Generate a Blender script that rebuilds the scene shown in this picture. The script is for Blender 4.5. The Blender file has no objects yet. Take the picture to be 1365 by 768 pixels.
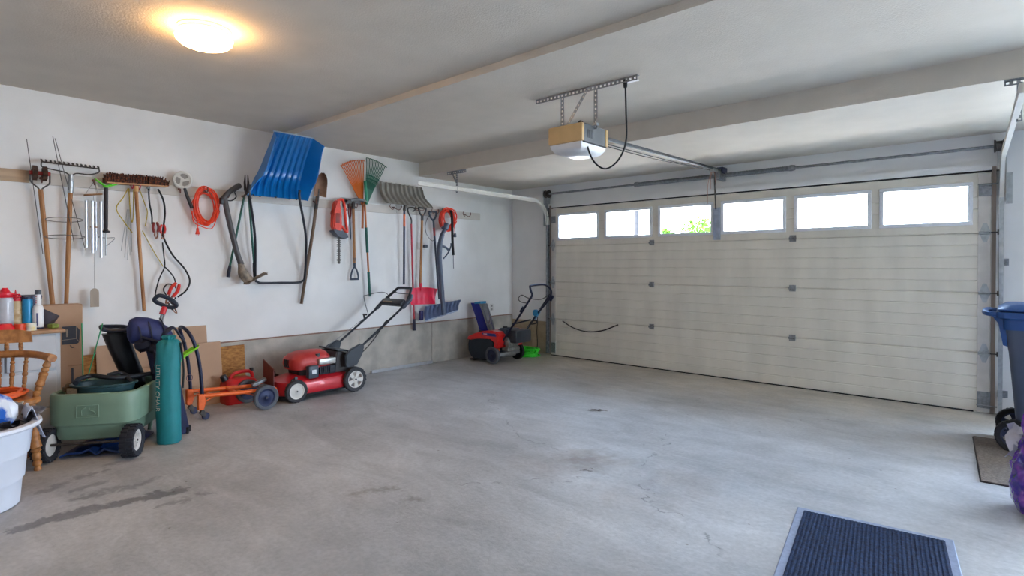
import bpy, bmesh, math, random
from mathutils import Vector as V, Matrix as MX

# ---------------------------------------------------------------- camera, sky, exposure
SC = bpy.context.scene
COL = SC.collection
cam_d = bpy.data.cameras.new('camera')
cam = bpy.data.objects.new('camera', cam_d)
COL.objects.link(cam)
cam_d.sensor_width = 36.0
cam_d.lens = 745.65 / 1365 * 36
cam_d.shift_y = -23.2 / 1365
cam.location = (5.8018, -6.4901, 1.3114)
cam.rotation_euler = (math.radians(90 - 0.542), 0, math.radians(41.61))
cam_d.clip_start = 0.02
SC.camera = cam
SC.view_settings.view_transform = 'Standard'
SC.view_settings.look = 'None'
SC.view_settings.gamma = 1
SC.view_settings.use_curve_mapping = False
SC.view_settings.exposure = 1.62

world = bpy.data.worlds.new('World')
SC.world = world
world.use_nodes = True
wn = world.node_tree
wn.nodes.clear()
wo = wn.nodes.new('ShaderNodeOutputWorld')
wb = wn.nodes.new('ShaderNodeBackground')
wt = wn.nodes.new('ShaderNodeTexCoord')
ws = wn.nodes.new('ShaderNodeSeparateXYZ')
wr = wn.nodes.new('ShaderNodeValToRGB')
wr.color_ramp.elements[0].position = 0.0
wr.color_ramp.elements[0].color = (0.75, 0.87, 1.0, 1)
wr.color_ramp.elements[1].position = 0.7
wr.color_ramp.elements[1].color = (0.40, 0.63, 1.0, 1)
wn.links.new(wt.outputs['Generated'], ws.inputs[0])
wn.links.new(ws.outputs['Z'], wr.inputs[0])
wn.links.new(wr.outputs[0], wb.inputs[0])
wb.inputs[1].default_value = 10.0
wn.links.new(wb.outputs[0], wo.inputs[0])


def area_light(name, loc, rot, sx, sy, power, color=(1, 1, 1), portal=False):
    d = bpy.data.lights.new(name, 'AREA')
    d.shape = 'RECTANGLE'
    d.size = sx
    d.size_y = sy
    d.energy = power
    d.color = color
    d.cycles.is_portal = portal
    o = bpy.data.objects.new(name, d)
    o.location = loc
    o.rotation_euler = rot
    COL.objects.link(o)
    return o


# sky portals: the open neighbouring bay (x 6.7-9.4) and the strip of door windows guide the sky samples
area_light('sky_portal', (8.05, 0.12, 1.07), (math.radians(-90), 0, 0), 2.7, 2.13, 1, portal=True)
area_light('sky_portal', (3.24, 0.06, 1.866), (math.radians(-90), 0, 0), 4.6, 0.36, 1, portal=True)

area_light('sky_portal', (10.05, -0.9, 1.05), (math.radians(90), 0, math.radians(90)), 1.4, 2.1, 1, portal=True)  # sky through the added side doorway
# high sun from behind the house: it lights the drive, whose glow comes back in through the open bay
sun_d = bpy.data.lights.new('sun', 'SUN')
sun_d.energy = 20.0
sun_d.color = (1.0, 0.83, 0.62)
sun_d.angle = math.radians(0.6)
sun = bpy.data.objects.new('sun', sun_d)
sun.rotation_euler = V((0.20, 0.48, -0.85)).to_track_quat('-Z', 'Y').to_euler()
sun.location = (5, -12, 12)
COL.objects.link(sun)

# ---------------------------------------------------------------- helpers
R = math.radians
RND = random.Random(7)
ID = MX.Identity(4)
MW = {}


def lin(h):
    h = h.lstrip('#')
    c = [int(h[i:i + 2], 16) / 255 for i in (0, 2, 4)]
    return tuple(x / 12.92 if x <= 0.04045 else ((x + 0.055) / 1.055) ** 2.4 for x in c)


MATS = {}


def M(name, hexc, rough=0.5, metal=0.0, var=0.12, scale=18.0, bump=0.0, bscale=None, stretch=(1, 1, 1), hex2=None, thr=(0.35, 0.65), coat=0.0, spec=0.5):
    """principled material whose colour is broken up by object-space noise, with optional bump"""
    if name in MATS:
        return MATS[name]
    m = bpy.data.materials.new(name)
    m.use_nodes = True
    nt = m.node_tree
    n = nt.nodes
    p = n['Principled BSDF']
    tc = n.new('ShaderNodeTexCoord')
    mp = n.new('ShaderNodeMapping')
    mp.inputs['Scale'].default_value = stretch
    nt.links.new(tc.outputs['Object'], mp.inputs[0])
    nz = n.new('ShaderNodeTexNoise')
    nz.inputs['Scale'].default_value = scale
    nz.inputs['Detail'].default_value = 5
    nt.links.new(mp.outputs[0], nz.inputs['Vector'])
    cr = n.new('ShaderNodeValToRGB')
    c = lin(hexc)
    if hex2:
        c0, c1 = c, lin(hex2)
    else:
        c0 = tuple(x * (1 - var) for x in c)
        c1 = tuple(min(1, x * (1 + var)) for x in c)
    cr.color_ramp.elements[0].position, cr.color_ramp.elements[1].position = thr
    cr.color_ramp.elements[0].color = (*c0, 1)
    cr.color_ramp.elements[1].color = (*c1, 1)
    nt.links.new(nz.outputs['Fac'], cr.inputs[0])
    nt.links.new(cr.outputs[0], p.inputs['Base Color'])
    p.inputs['Roughness'].default_value = rough
    p.inputs['Metallic'].default_value = metal
    p.inputs['Specular IOR Level'].default_value = spec
    if coat:
        p.inputs['Coat Weight'].default_value = coat
    if bump:
        nb = n.new('ShaderNodeTexNoise')
        nb.inputs['Scale'].default_value = bscale or scale * 4
        nb.inputs['Detail'].default_value = 3
        nt.links.new(mp.outputs[0], nb.inputs['Vector'])
        b = n.new('ShaderNodeBump')
        b.inputs['Strength'].default_value = bump
        b.inputs['Distance'].default_value = 0.01
        nt.links.new(nb.outputs['Fac'], b.inputs['Height'])
        nt.links.new(b.outputs[0], p.inputs['Normal'])
    MATS[name] = m
    return m


def BM():
    return bmesh.new()


def box(bm, c, s, rot=None, bev=0.0, seg=2):
    """box of size s centred on c, optionally rotated (euler radians) and bevelled"""
    m = MX.Translation(c)
    if rot is not None:
        m = m @ (rot if isinstance(rot, MX) else MX.LocRotScale(None, __import__('mathutils').Euler(rot), None))
    r = bmesh.ops.create_cube(bm, size=1.0)
    vs = r['verts']
    for v in vs:
        v.co = V((v.co.x * s[0], v.co.y * s[1], v.co.z * s[2]))
    if bev > 0:
        es = {e for v in vs for e in v.link_edges}
        bevel_r = bmesh.ops.bevel(bm, geom=list(es), offset=bev, segments=seg, affect='EDGES', profile=0.5)
        vs = list({v for v in vs if v.is_valid} | {v for f in bevel_r['faces'] for v in f.verts})
        seen, st = set(vs), list(vs)
        while st:
            a = st.pop()
            for e in a.link_edges:
                o = e.other_vert(a)
                if o not in seen:
                    seen.add(o)
                    st.append(o)
        vs = list(seen)
    for v in vs:
        v.co = m @ v.co
    return bm


def bb(bm, a, b, bev=0.0, seg=2):
    """box from corner a to corner b"""
    a, b = V(a), V(b)
    return box(bm, (a + b) / 2, [abs(x) for x in (b - a)], bev=bev, seg=seg)


def frames(pts, closed=False):
    pts = [V(p) for p in pts]
    n = len(pts)
    T = []
    for i in range(n):
        if closed:
            t = pts[(i + 1) % n] - pts[i - 1]
        else:
            t = pts[min(i + 1, n - 1)] - pts[max(i - 1, 0)]
        T.append(t.normalized() if t.length > 1e-9 else V((0, 0, 1)))
    u = T[0].orthogonal().normalized()
    out = []
    for i in range(n):
        u = (u - T[i] * u.dot(T[i]))
        u = u.normalized() if u.length > 1e-9 else T[i].orthogonal().normalized()
        out.append((pts[i], T[i], u, T[i].cross(u)))
    return out


def skin_rings(bm, rings, closed_ring=True, loop=False, caps=True):
    vr = [[bm.verts.new(p) for p in r] for r in rings]
    k = len(vr[0])
    idx = range(len(vr)) if loop else range(len(vr) - 1)
    for i in idx:
        a, b = vr[i], vr[(i + 1) % len(vr)]
        for j in range(k if closed_ring else k - 1):
            j2 = (j + 1) % k
            try:
                bm.faces.new((a[j], a[j2], b[j2], b[j]))
            except ValueError:
                pass
    if caps and not loop and closed_ring:
        for r in (vr[0][::-1], vr[-1]):
            try:
                bm.faces.new(r)
            except ValueError:
                pass
    return vr


def tube(bm, pts, r, n=8, closed=False, flat=None):
    """round tube along pts; r a number or list; flat=(a,b) scales the two cross axes"""
    fr = frames(pts, closed)
    rs = r if isinstance(r, (list, tuple)) else [r] * len(fr)
    fa, fb = flat or (1, 1)
    rings = []
    for (p, t, u, w), rr in zip(fr, rs):
        rings.append([p + u * (math.cos(2 * math.pi * k / n) * rr * fa) + w * (math.sin(2 * math.pi * k / n) * rr * fb) for k in range(n)])
    skin_rings(bm, rings, loop=closed)
    return bm


def cyl(bm, a, b, r, r2=None, n=14):
    return tube(bm, [a, b], [r, r if r2 is None else r2], n)


def sm(pts, k=6, closed=False):
    """Catmull-Rom smoothing of a polyline"""
    P = [V(p) for p in pts]
    n = len(P)
    out = []
    for i in range(n if closed else n - 1):
        if closed:
            a, b, c, d = P[i - 1], P[i], P[(i + 1) % n], P[(i + 2) % n]
        else:
            b, c = P[i], P[i + 1]
            a = P[i - 1] if i else b * 2 - c
            d = P[i + 2] if i + 2 < n else c * 2 - b
        for j in range(k):
            t = j / k
            out.append(0.5 * ((2 * b) + (c - a) * t + (2 * a - 5 * b + 4 * c - d) * t * t + (3 * b - a - 3 * c + d) * t ** 3))
    if not closed:
        out.append(P[-1])
    return out


def lathe(bm, prof, o=(0, 0, 0), axis=(0, 0, 1), n=24, sq=(1, 1), ring=False):
    """profile [(r,h)] revolved round axis through o"""
    o = V(o)
    ax = V(axis).normalized()
    u = ax.orthogonal().normalized()
    if abs(ax.z) > 0.99:
        u = V((1, 0, 0))
    w = ax.cross(u)
    rings = []
    for r, h in prof:
        r = max(r, 1e-4)
        rings.append([o + ax * h + u * (math.cos(2 * math.pi * k / n) * r * sq[0]) + w * (math.sin(2 * math.pi * k / n) * r * sq[1]) for k in range(n)])
    skin_rings(bm, rings, loop=ring)
    return bm


def prism(bm, pts, d, off=(0, 0, 0)):
    """closed 3-D outline pts extruded by vector d"""
    d, off = V(d), V(off)
    a = [bm.verts.new(V(p) + off) for p in pts]
    b = [bm.verts.new(V(p) + off + d) for p in pts]
    bm.faces.new(a[::-1])
    bm.faces.new(b)
    n = len(a)
    for i in range(n):
        j = (i + 1) % n
        bm.faces.new((a[i], a[j], b[j], b[i]))
    return bm


def sheet(bm, grid, t):
    """grid[i][j] of points turned into a sheet of thickness t (offset along local normals)"""
    ni, nj = len(grid), len(grid[0])
    G = [[V(p) for p in row] for row in grid]
    N = [[None] * nj for _ in range(ni)]
    for i in range(ni):
        for j in range(nj):
            du = G[min(i + 1, ni - 1)][j] - G[max(i - 1, 0)][j]
            dv = G[i][min(j + 1, nj - 1)] - G[i][max(j - 1, 0)]
            nn = du.cross(dv)
            N[i][j] = nn.normalized() if nn.length > 1e-12 else V((0, 0, 1))
    A = [[bm.verts.new(G[i][j]) for j in range(nj)] for i in range(ni)]
    Bv = [[bm.verts.new(G[i][j] - N[i][j] * t) for j in range(nj)] for i in range(ni)]
    for i in range(ni - 1):
        for j in range(nj - 1):
            bm.faces.new((A[i][j], A[i + 1][j], A[i + 1][j + 1], A[i][j + 1]))
            bm.faces.new((Bv[i][j], Bv[i][j + 1], Bv[i + 1][j + 1], Bv[i + 1][j]))
    for i in range(ni - 1):
        bm.faces.new((A[i][0], Bv[i][0], Bv[i + 1][0], A[i + 1][0]))
        bm.faces.new((A[i][-1], A[i + 1][-1], Bv[i + 1][-1], Bv[i][-1]))
    for j in range(nj - 1):
        bm.faces.new((A[0][j], A[0][j + 1], Bv[0][j + 1], Bv[0][j]))
        bm.faces.new((A[-1][j], Bv[-1][j], Bv[-1][j + 1], A[-1][j + 1]))
    return bm


def perf(bm, o, du, dv, n, cell, w, hole=0.45, t=0.002):
    """perforated strip: n square cells along du, width w along dv, each with a square hole"""
    o, du, dv = V(o), V(du).normalized(), V(dv).normalized()
    nn = du.cross(dv) * t
    h = w * hole / 2
    for i in range(n):
        c = o + du * (cell * (i + 0.5)) + dv * (w / 2)
        O = [c + du * (sx * cell / 2) + dv * (sy * w / 2) for sx, sy in ((-1, -1), (1, -1), (1, 1), (-1, 1))]
        I = [c + du * (sx * h) + dv * (sy * h) for sx, sy in ((-1, -1), (1, -1), (1, 1), (-1, 1))]
        a = [bm.verts.new(p) for p in O]
        b = [bm.verts.new(p) for p in I]
        a2 = [bm.verts.new(p + nn) for p in O]
        b2 = [bm.verts.new(p + nn) for p in I]
        for k in range(4):
            j = (k + 1) % 4
            bm.faces.new((a[k], b[k], b[j], a[j]))
            bm.faces.new((a2[k], a2[j], b2[j], b2[k]))
            bm.faces.new((b[k], b2[k], b2[j], b[j]))
            bm.faces.new((a[k], a[j], a2[j], a2[k]))
    return bm


def mesh_of(name, bm, smooth=38):
    bmesh.ops.recalc_face_normals(bm, faces=bm.faces[:])
    lim = R(smooth)
    for f in bm.faces:
        f.smooth = True
    for e in bm.edges:
        if len(e.link_faces) == 2:
            e.smooth = e.calc_face_angle(0) < lim
        else:
            e.smooth = False
    me = bpy.data.meshes.new(name)
    bm.to_mesh(me)
    bm.free()
    return me


def tagp(o, label=None, cat=None, group=None, kind=None):
    for k, v in (('label', label), ('category', cat), ('group', group), ('kind', kind)):
        if v:
            o[k] = v
    return o


def thing(name, label, cat, loc=(0, 0, 0), rotz=0.0, group=None, kind=None):
    o = bpy.data.objects.new(name, None)
    o.empty_display_size = 0.05
    o.location = loc
    o.rotation_euler = (0, 0, rotz)
    COL.objects.link(o)
    MW[o.name] = MX.Translation(loc) @ MX.Rotation(rotz, 4, 'Z')
    return tagp(o, label, cat, group, kind)


def part(name, bm, mat, parent, world=True, label=None, kind=None, smooth=38):
    """one mesh part of a thing; vertices given in world or in the thing's own coordinates"""
    mw = MW[parent.name]
    if world:
        bm.transform(mw.inverted())
    me = mesh_of(name, bm, smooth)
    me.materials.append(mat)
    o = bpy.data.objects.new(name, me)
    COL.objects.link(o)
    o.parent = parent
    MW[o.name] = mw
    return tagp(o, label, None, None, kind)


def solo(name, bm, mat, label=None, cat=None, group=None, kind=None, smooth=38, origin=None):
    """a thing that is one mesh; origin at the middle of its underside"""
    if origin is None:
        xs = [v.co for v in bm.verts]
        lo = V([min(c[i] for c in xs) for i in range(3)])
        hi = V([max(c[i] for c in xs) for i in range(3)])
        origin = V(((lo.x + hi.x) / 2, (lo.y + hi.y) / 2, lo.z))
    bm.transform(MX.Translation(-V(origin)))
    me = mesh_of(name, bm, smooth)
    me.materials.append(mat)
    o = bpy.data.objects.new(name, me)
    o.location = origin
    COL.objects.link(o)
    MW[o.name] = MX.Translation(origin)
    return tagp(o, label, cat, group, kind)


def text_mesh(s, size, depth=0.001, font=None):
    cu = bpy.data.curves.new('t', 'FONT')
    cu.body = s
    cu.size = size
    cu.extrude = depth
    cu.align_x = 'CENTER'
    cu.align_y = 'CENTER'
    cu.resolution_u = 3
    o = bpy.data.objects.new('t', cu)
    COL.objects.link(o)
    dg = bpy.context.evaluated_depsgraph_get()
    me = bpy.data.meshes.new_from_object(o.evaluated_get(dg))
    bm = bmesh.new()
    bm.from_mesh(me)
    bpy.data.objects.remove(o)
    bpy.data.curves.remove(cu)
    bpy.data.meshes.remove(me)
    return bm


def coil(c, rx, rz, n, axis='x', tr=0.004, jit=0.012, seed=1, thick=0.03, turn=28):
    """points of a hand-coiled cord: n loops round c, in the plane facing axis"""
    r = random.Random(seed)
    pts = []
    c = V(c)
    for k in range(n):
        ox, oz, od = r.uniform(-jit, jit), r.uniform(-jit, jit), r.uniform(-thick, thick)
        sx, sz = 1 + r.uniform(-.13, .08), 1 + r.uniform(-.13, .08)
        ph = r.uniform(0, 1)
        for j in range(turn):
            a = 2 * math.pi * j / turn
            wob = 1 + 0.03 * math.sin(3 * a + ph * 6)
            p, q = math.cos(a) * rx * sx * wob + ox, math.sin(a) * rz * sz * wob + oz
            if axis == 'x':
                pts.append(c + V((od, p, q)))
            else:
                pts.append(c + V((p, q, od)))
    # ease from loop to loop
    out = [pts[0]]
    for p in pts[1:]:
        out.append(out[-1] * 0.35 + p * 0.65)
    return out


# ---------------------------------------------------------------- materials
galv = M('galvanised_steel', '#a9adb0', 0.38, 0.85, 0.15, 25)
galv_dull = M('dull_zinc', '#8d9094', 0.5, 0.7, 0.2, 40)
steel_dark = M('dark_steel', '#4b4644', 0.5, 0.6, 0.3, 40)
white_paint = M('white_track_paint', '#dedbd5', 0.4, 0.2, 0.04, 8)
blackpl = M('black_plastic', '#1d1f24', 0.42, 0, 0.2, 30)
blackrub = M('black_rubber', '#17181b', 0.75, 0, 0.25, 40, 0.2)
navypl = M('navy_plastic', '#1b2148', 0.4, 0, 0.2, 20)
woodh = M('pale_handle_wood', '#b98450', 0.5, 0, 0.2, 6, 0.1, 60, (6, 6, 0.6), '#8f5c30')
woodh_dark = M('weathered_handle_wood', '#7d6654', 0.7, 0, 0.2, 6, 0.1, 60, (6, 6, 0.6), '#5c4838')
orangepl = M('orange_red_plastic', '#e0371d', 0.4, 0, 0.1, 20)
orangecord = M('orange_cord', '#f0441f', 0.5, 0, 0.08, 20)
redpl = M('red_plastic', '#d8152e', 0.35, 0, 0.1, 10)
whitepl = M('white_plastic', '#e6e6e8', 0.4, 0, 0.05, 10)
steelwire = M('steel_wire', '#5d5a58', 0.45, 0.8, 0.2, 30)
rubber_grey = M('grey_tread_rubber', '#3a3a3e', 0.8, 0, 0.2, 40, 0.3)
# ================================================================ the room
H1, H2, H3 = 2.703, 2.652, 2.478          # three ceiling levels, stepping down to the door
Y1, Y2 = -3.685, -1.80                    # where it steps
XR, YB = 10.0, -8.6                       # right and back walls (out of view)
DX0, DX1 = 0.803, 5.683                   # garage door

drywall = M('painted_drywall', '#e6e5e4', 0.85, 0, 0.035, 3, 0.05, 180)
ceil_m = M('textured_ceiling_paint', '#d0c8bd', 0.9, 0, 0.03, 4, 0.25, 90)
conc_wall = M('poured_concrete', '#a39d95', 0.9, 0, 0.16, 5, 0.35, 45, hex2='#bdb6ac')
conc_tan = M('dusty_concrete', '#a8967e', 0.9, 0, 0.16, 5, 0.35, 45, hex2='#c0ad92')
door_m = M('door_steel_paint', '#dad4c8', 0.5, 0, 0.06, 2.2, 0.05, 30, (2.2, 1, 0.7))
jamb_m = M('brown_jamb_wood', '#93857c', 0.7, 0, 0.15, 6, 0.1, 40, (4, 4, 0.4))
frame_white = M('window_frame_white', '#dcdee3', 0.4, 0, 0.03, 6)


def floor_material():
    m = bpy.data.materials.new('concrete_floor')
    m.use_nodes = True
    nt = m.node_tree
    n, L = nt.nodes, nt.links
    p = n['Principled BSDF']
    geo = n.new('ShaderNodeNewGeometry')
    pos = geo.outputs['Position']

    def noise(scale, detail=6, rough=0.55, vec=pos, dist=0.0):
        z = n.new('ShaderNodeTexNoise')
        z.inputs['Scale'].default_value = scale
        z.inputs['Detail'].default_value = detail
        z.inputs['Roughness'].default_value = rough
        z.inputs['Distortion'].default_value = dist
        L.new(vec, z.inputs['Vector'])
        return z

    def ramp(f, a, b, ca=(0, 0, 0, 1), cb=(1, 1, 1, 1)):
        r = n.new('ShaderNodeValToRGB')
        r.color_ramp.elements[0].position, r.color_ramp.elements[1].position = a, b
        r.color_ramp.elements[0].color, r.color_ramp.elements[1].color = ca, cb
        L.new(f, r.inputs[0])
        return r.outputs[0]

    def mix(f, a, b, mode='MIX'):
        x = n.new('ShaderNodeMix')
        x.data_type = 'RGBA'
        x.blend_type = mode
        for sock, val in ((x.inputs[0], f), (x.inputs[6], a), (x.inputs[7], b)):
            if hasattr(val, 'is_linked'):
                L.new(val, sock)
            else:
                sock.default_value = val
        return x.outputs[2]

    def mth(op, a, b=None, clamp=False):
        x = n.new('ShaderNodeMath')
        x.operation = op
        x.use_clamp = clamp
        for i, val in enumerate((a, b)):
            if val is None:
                continue
            if hasattr(val, 'is_linked'):
                L.new(val, x.inputs[i])
            else:
                x.inputs[i].default_value = val
        return x.outputs[0]

    def vec(op, a, b=None, scale=None):
        x = n.new('ShaderNodeVectorMath')
        x.operation = op
        for i, val in enumerate((a, b)):
            if val is None:
                continue
            if hasattr(val, 'is_linked'):
                L.new(val, x.inputs[i])
            else:
                x.inputs[i].default_value = val
        if scale is not None:
            L.new(scale, x.inputs['Scale'])
        return x.outputs['Value'] if op in ('LENGTH', 'DOT_PRODUCT', 'DISTANCE') else x.outputs[0]

    # cloudy grey slab
    base = ramp(noise(0.9, 7, 0.62).outputs['Fac'], 0.3, 0.72, (*lin('#a8a7a8'), 1), (*lin('#d1d0d1'), 1))
    fine = ramp(noise(38, 4).outputs['Fac'], 0.3, 0.7, (0.86, 0.86, 0.86, 1), (1.05, 1.05, 1.05, 1))
    col = mix(1.0, base, fine, 'MULTIPLY')
    trowel = n.new('ShaderNodeMapping')
    trowel.inputs['Rotation'].default_value = (0, 0, 0.5)
    trowel.inputs['Scale'].default_value = (1, 2.6, 1)
    L.new(pos, trowel.inputs[0])
    tr = ramp(noise(1.3, 6, 0.65, trowel.outputs[0], 1.2).outputs['Fac'], 0.35, 0.68, (0.80, 0.80, 0.795, 1), (1.05, 1.05, 1.05, 1))
    col = mix(1.0, col, tr, 'MULTIPLY')
    wob = noise(7, 4).outputs['Color']
    wob2 = vec('SUBTRACT', noise(24, 4, 0.6).outputs['Color'], (0.5, 0.5, 0.5))
    wob_c = vec('SUBTRACT', wob, (0.5, 0.5, 0.5))
    small = vec('MULTIPLY', wob_c, (0.16, 0.16, 0))
    big = vec('MULTIPLY', wob_c, (0.45, 0.45, 0))
    P1 = vec('MULTIPLY', vec('ADD', vec('ADD', pos, small), vec('MULTIPLY', wob2, (0.14, 0.14, 0))), (1, 1, 0))
    P2 = vec('MULTIPLY', vec('ADD', pos, big), (1, 1, 0))

    def seg(Pv, a, b):
        a, b = V((*a, 0)), V((*b, 0))
        d = b - a
        pa = vec('SUBTRACT', Pv, tuple(a))
        h = mth('MULTIPLY', vec('DOT_PRODUCT', pa, tuple(d)), 1 / max(d.length_squared, 1e-6), True)
        pr = n.new('ShaderNodeVectorMath')
        pr.operation = 'SCALE'
        pr.inputs[0].default_value = tuple(d)
        L.new(h, pr.inputs['Scale'])
        return vec('LENGTH', vec('SUBTRACT', pa, pr.outputs[0]))

    def stain(col, Pv, segs, r0, r1, tint, amt=1.0):
        d = None
        for a, b in segs:
            s = seg(Pv, a, b)
            d = s if d is None else mth('MINIMUM', d, s)
        f = ramp(d, r0, r1, (1, 1, 1, 1), (0, 0, 0, 1))
        return mix(mth('MULTIPLY', f, amt), col, (*tint, 1), 'MULTIPLY')

    # dark oil streak and its spatter on the left, brown patch and leaf-shaped spot mid floor
    col = stain(col, P1, [((2.12, -6.02), (2.13, -5.75)), ((2.13, -5.75), (2.19, -5.35))], 0.035, 0.06, (0.50, 0.50, 0.52))
    col = stain(col, P1, [((1.75, -5.78), (1.72, -5.6)), ((1.52, -5.72), (1.5, -5.55)), ((2.36, -5.5), (2.38, -5.4)), ((1.9, -5.75), (1.88, -5.55)), ((2.35, -5.3), (2.36, -5.27)), ((1.62, -5.9), (1.58, -5.8)), ((1.4, -5.5), (1.38, -5.35)), ((1.95, -5.55), (1.9, -5.4))], 0.015, 0.045, (0.68, 0.67, 0.68))
    col = stain(col, P2, [((1.5, -5.9), (1.6, -5.4))], 0.05, 0.4, (0.86, 0.85, 0.85))
    col = stain(col, P2, [((3.66, -3.36), (3.72, -3.26))], 0.03, 0.22, (0.66, 0.57, 0.50), 0.8)
    col = stain(col, P2, [((3.5, -3.6), (3.62, -3.4)), ((4.2, -3.6), (4.3, -3.3))], 0.05, 0.3, (0.83, 0.79, 0.76))
    col = stain(col, P1, [((2.99, -2.24), (3.06, -2.16))], 0.015, 0.04, (0.40, 0.36, 0.32))
    col = stain(col, P1, [((3.765, -3.513), (3.79, -3.50))], 0.006, 0.014, (0.25, 0.2, 0.18))
    col = stain(col, P1, [((3.3, -4.55), (3.34, -4.5)), ((3.0, -4.7), (3.1, -4.5))], 0.0, 0.05, (0.5, 0.45, 0.4), 0.7)
    # tan tint over the slab, stronger toward the big door
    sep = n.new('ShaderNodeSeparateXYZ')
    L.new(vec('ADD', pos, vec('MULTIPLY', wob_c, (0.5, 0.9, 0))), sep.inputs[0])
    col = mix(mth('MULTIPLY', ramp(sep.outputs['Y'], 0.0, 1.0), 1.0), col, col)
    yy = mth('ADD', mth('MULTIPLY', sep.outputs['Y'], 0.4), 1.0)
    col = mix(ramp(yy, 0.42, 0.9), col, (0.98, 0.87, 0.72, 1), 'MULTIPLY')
    # hairline cracks
    cr_pts = [[(1.75, -2.2), (2.05, -2.62), (2.55, -2.95), (3.05, -3.25), (3.5, -3.3)], [(3.84, -2.45), (3.95, -2.9), (4.05, -3.35), (4.25, -3.6), (4.62, -3.8), (4.85, -3.98)], [(4.05, -3.35), (3.75, -3.75), (3.35, -4.2)]]
    d = None
    for pl in cr_pts:
        for a, b in zip(pl, pl[1:]):
            s = seg(vec('MULTIPLY', vec('ADD', pos, vec('MULTIPLY', wob_c, (0.3, 0.3, 0))), (1, 1, 0)), a, b)
            d = s if d is None else mth('MINIMUM', d, s)
    cf = ramp(d, 0.002, 0.010, (1, 1, 1, 1), (0, 0, 0, 1))
    cn = ramp(noise(9, 3).outputs['Fac'], 0.45, 0.6)
    col = mix(mth('MULTIPLY', mth('MULTIPLY', cf, cn), 0.75), col, (0.35, 0.34, 0.34, 1), 'MULTIPLY')
    # tiny dark grit
    vo = n.new('ShaderNodeTexVoronoi')
    vo.inputs['Scale'].default_value = 5
    L.new(pos, vo.inputs['Vector'])
    col = mix(ramp(vo.outputs['Distance'], 0.025, 0.045, (0.8, 0.8, 0.8, 1), (0, 0, 0, 1)), col, (0.4, 0.35, 0.3, 1), 'MULTIPLY')
    L.new(col, p.inputs['Base Color'])
    rr = ramp(noise(3, 5).outputs['Fac'], 0.3, 0.7, (0.42, 0.42, 0.42, 1), (0.62, 0.62, 0.62, 1))
    L.new(rr, p.inputs['Roughness'])
    b = n.new('ShaderNodeBump')
    b.inputs['Strength'].default_value = 0.12
    b.inputs['Distance'].default_value = 0.01
    L.new(noise(55, 4).outputs['Fac'], b.inputs['Height'])
    L.new(b.outputs[0], p.inputs['Normal'])
    return m


def struct(name, bm, mat, parent=None, smooth=30):
    if parent:
        return part(name, bm, mat, parent, smooth=smooth)
    o = solo(name, bm, mat, kind='structure', origin=(0, 0, 0), smooth=smooth)
    return o


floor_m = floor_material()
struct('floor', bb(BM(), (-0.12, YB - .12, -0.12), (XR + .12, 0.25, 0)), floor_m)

# ceiling: one stepped slab
b = BM()
prism(b, [(0, YB, H1), (0, Y1, H1), (0, Y1, H2), (0, Y2, H2), (0, Y2, H3), (0, 0.25, H3), (0, 0.25, 3.0), (0, YB, 3.0)], (XR + .12, 0, 0))
b.transform(MX.Translation((-0.06, 0, 0)))
struct('ceiling', b, ceil_m)

# left wall on its concrete curb
ZC = 0.545
wl = struct('wall_left', bb(BM(), (-0.12, YB - .12, ZC), (0, 0.25, 3.0)), drywall)
cuts = [YB, -6.2, -4.45, -2.72, -1.59, 0.05]
for a, c in zip(cuts, cuts[1:]):
    struct('concrete_panel', bb(BM(), (-0.12, a + 0.002, 0), (0.012, c - 0.002, ZC - 0.002), bev=0.004, seg=1), conc_wall, wl)
struct('sill_strip', bb(BM(), (-0.1, YB, ZC - 0.002), (0.006, 0.04, ZC + 0.012)), M('sill_wood', '#8b6d5e', 0.8), wl)

# wall round the big door; the bay beyond it (x 6.7-9.4) stands open to the drive
wf = BM()
WY0, WY1 = 0.05, 0.20
for a, c in (((-.1, 0.48), (DX0 + .05, H3 + .3)), ((DX0 + .05, 2.10), (DX1 - .05, H3 + .3)), ((DX1 - .05, 0), (6.7, H3 + .3)), ((6.7, 2.13), (9.4, H3 + .3)), ((9.4, 0), (XR + .1, H3 + .3))):
    bb(wf, (a[0], WY0, a[1]), (c[0], WY1, c[1]))
wf = struct('wall_front', wf, drywall)
struct('concrete_panel', bb(BM(), (-0.02, WY0 - .015, 0), (0.42, WY1, 0.478), bev=.004, seg=1), conc_tan, wf)
struct('concrete_panel', bb(BM(), (0.424, WY0 - .015, 0), (DX0 + .04, WY1, 0.478), bev=.004, seg=1), conc_tan, wf)
b = BM()
bb(b, (XR, YB - .12, 0), (XR + .12, -1.6, 3.0))
bb(b, (XR, -1.6, 2.1), (XR + .12, -.2, 3.0))
bb(b, (XR, -.2, 0), (XR + .12, .25, 3.0))
struct('wall_right', b, drywall)      # the side doorway (y -1.6 to -0.2) is unseen, added open to brighten the left wall
struct('wall_back', bb(BM(), (-.12, YB - .12, 0), (XR + .12, YB, 3.0)), drywall)

# short unseen return wall, added to keep daylight off the door wall and corner
struct('wall_shade_stub', bb(BM(), (6.30, -.22, 0), (6.45, WY0, H3 + .1)), drywall)
# brown jambs and the dark seal above the door
struct('trim_1', bb(BM(), (DX1 + .004, 0.0, 0.01), (DX1 + .034, WY0, 2.18)), jamb_m)
struct('trim_2', bb(BM(), (DX0 - .034, 0.0, 0.01), (DX0 - .004, WY0, 2.18)), jamb_m)
struct('trim_3', bb(BM(), (DX0 - .05, 0.012, 2.142), (DX1 + .05, WY0, 2.152)), blackrub)
struct('trim_4', bb(BM(), (DX0 - .06, 0.005, 2.152), (DX1 + .06, WY0 + .01, 2.21)), drywall)

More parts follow.
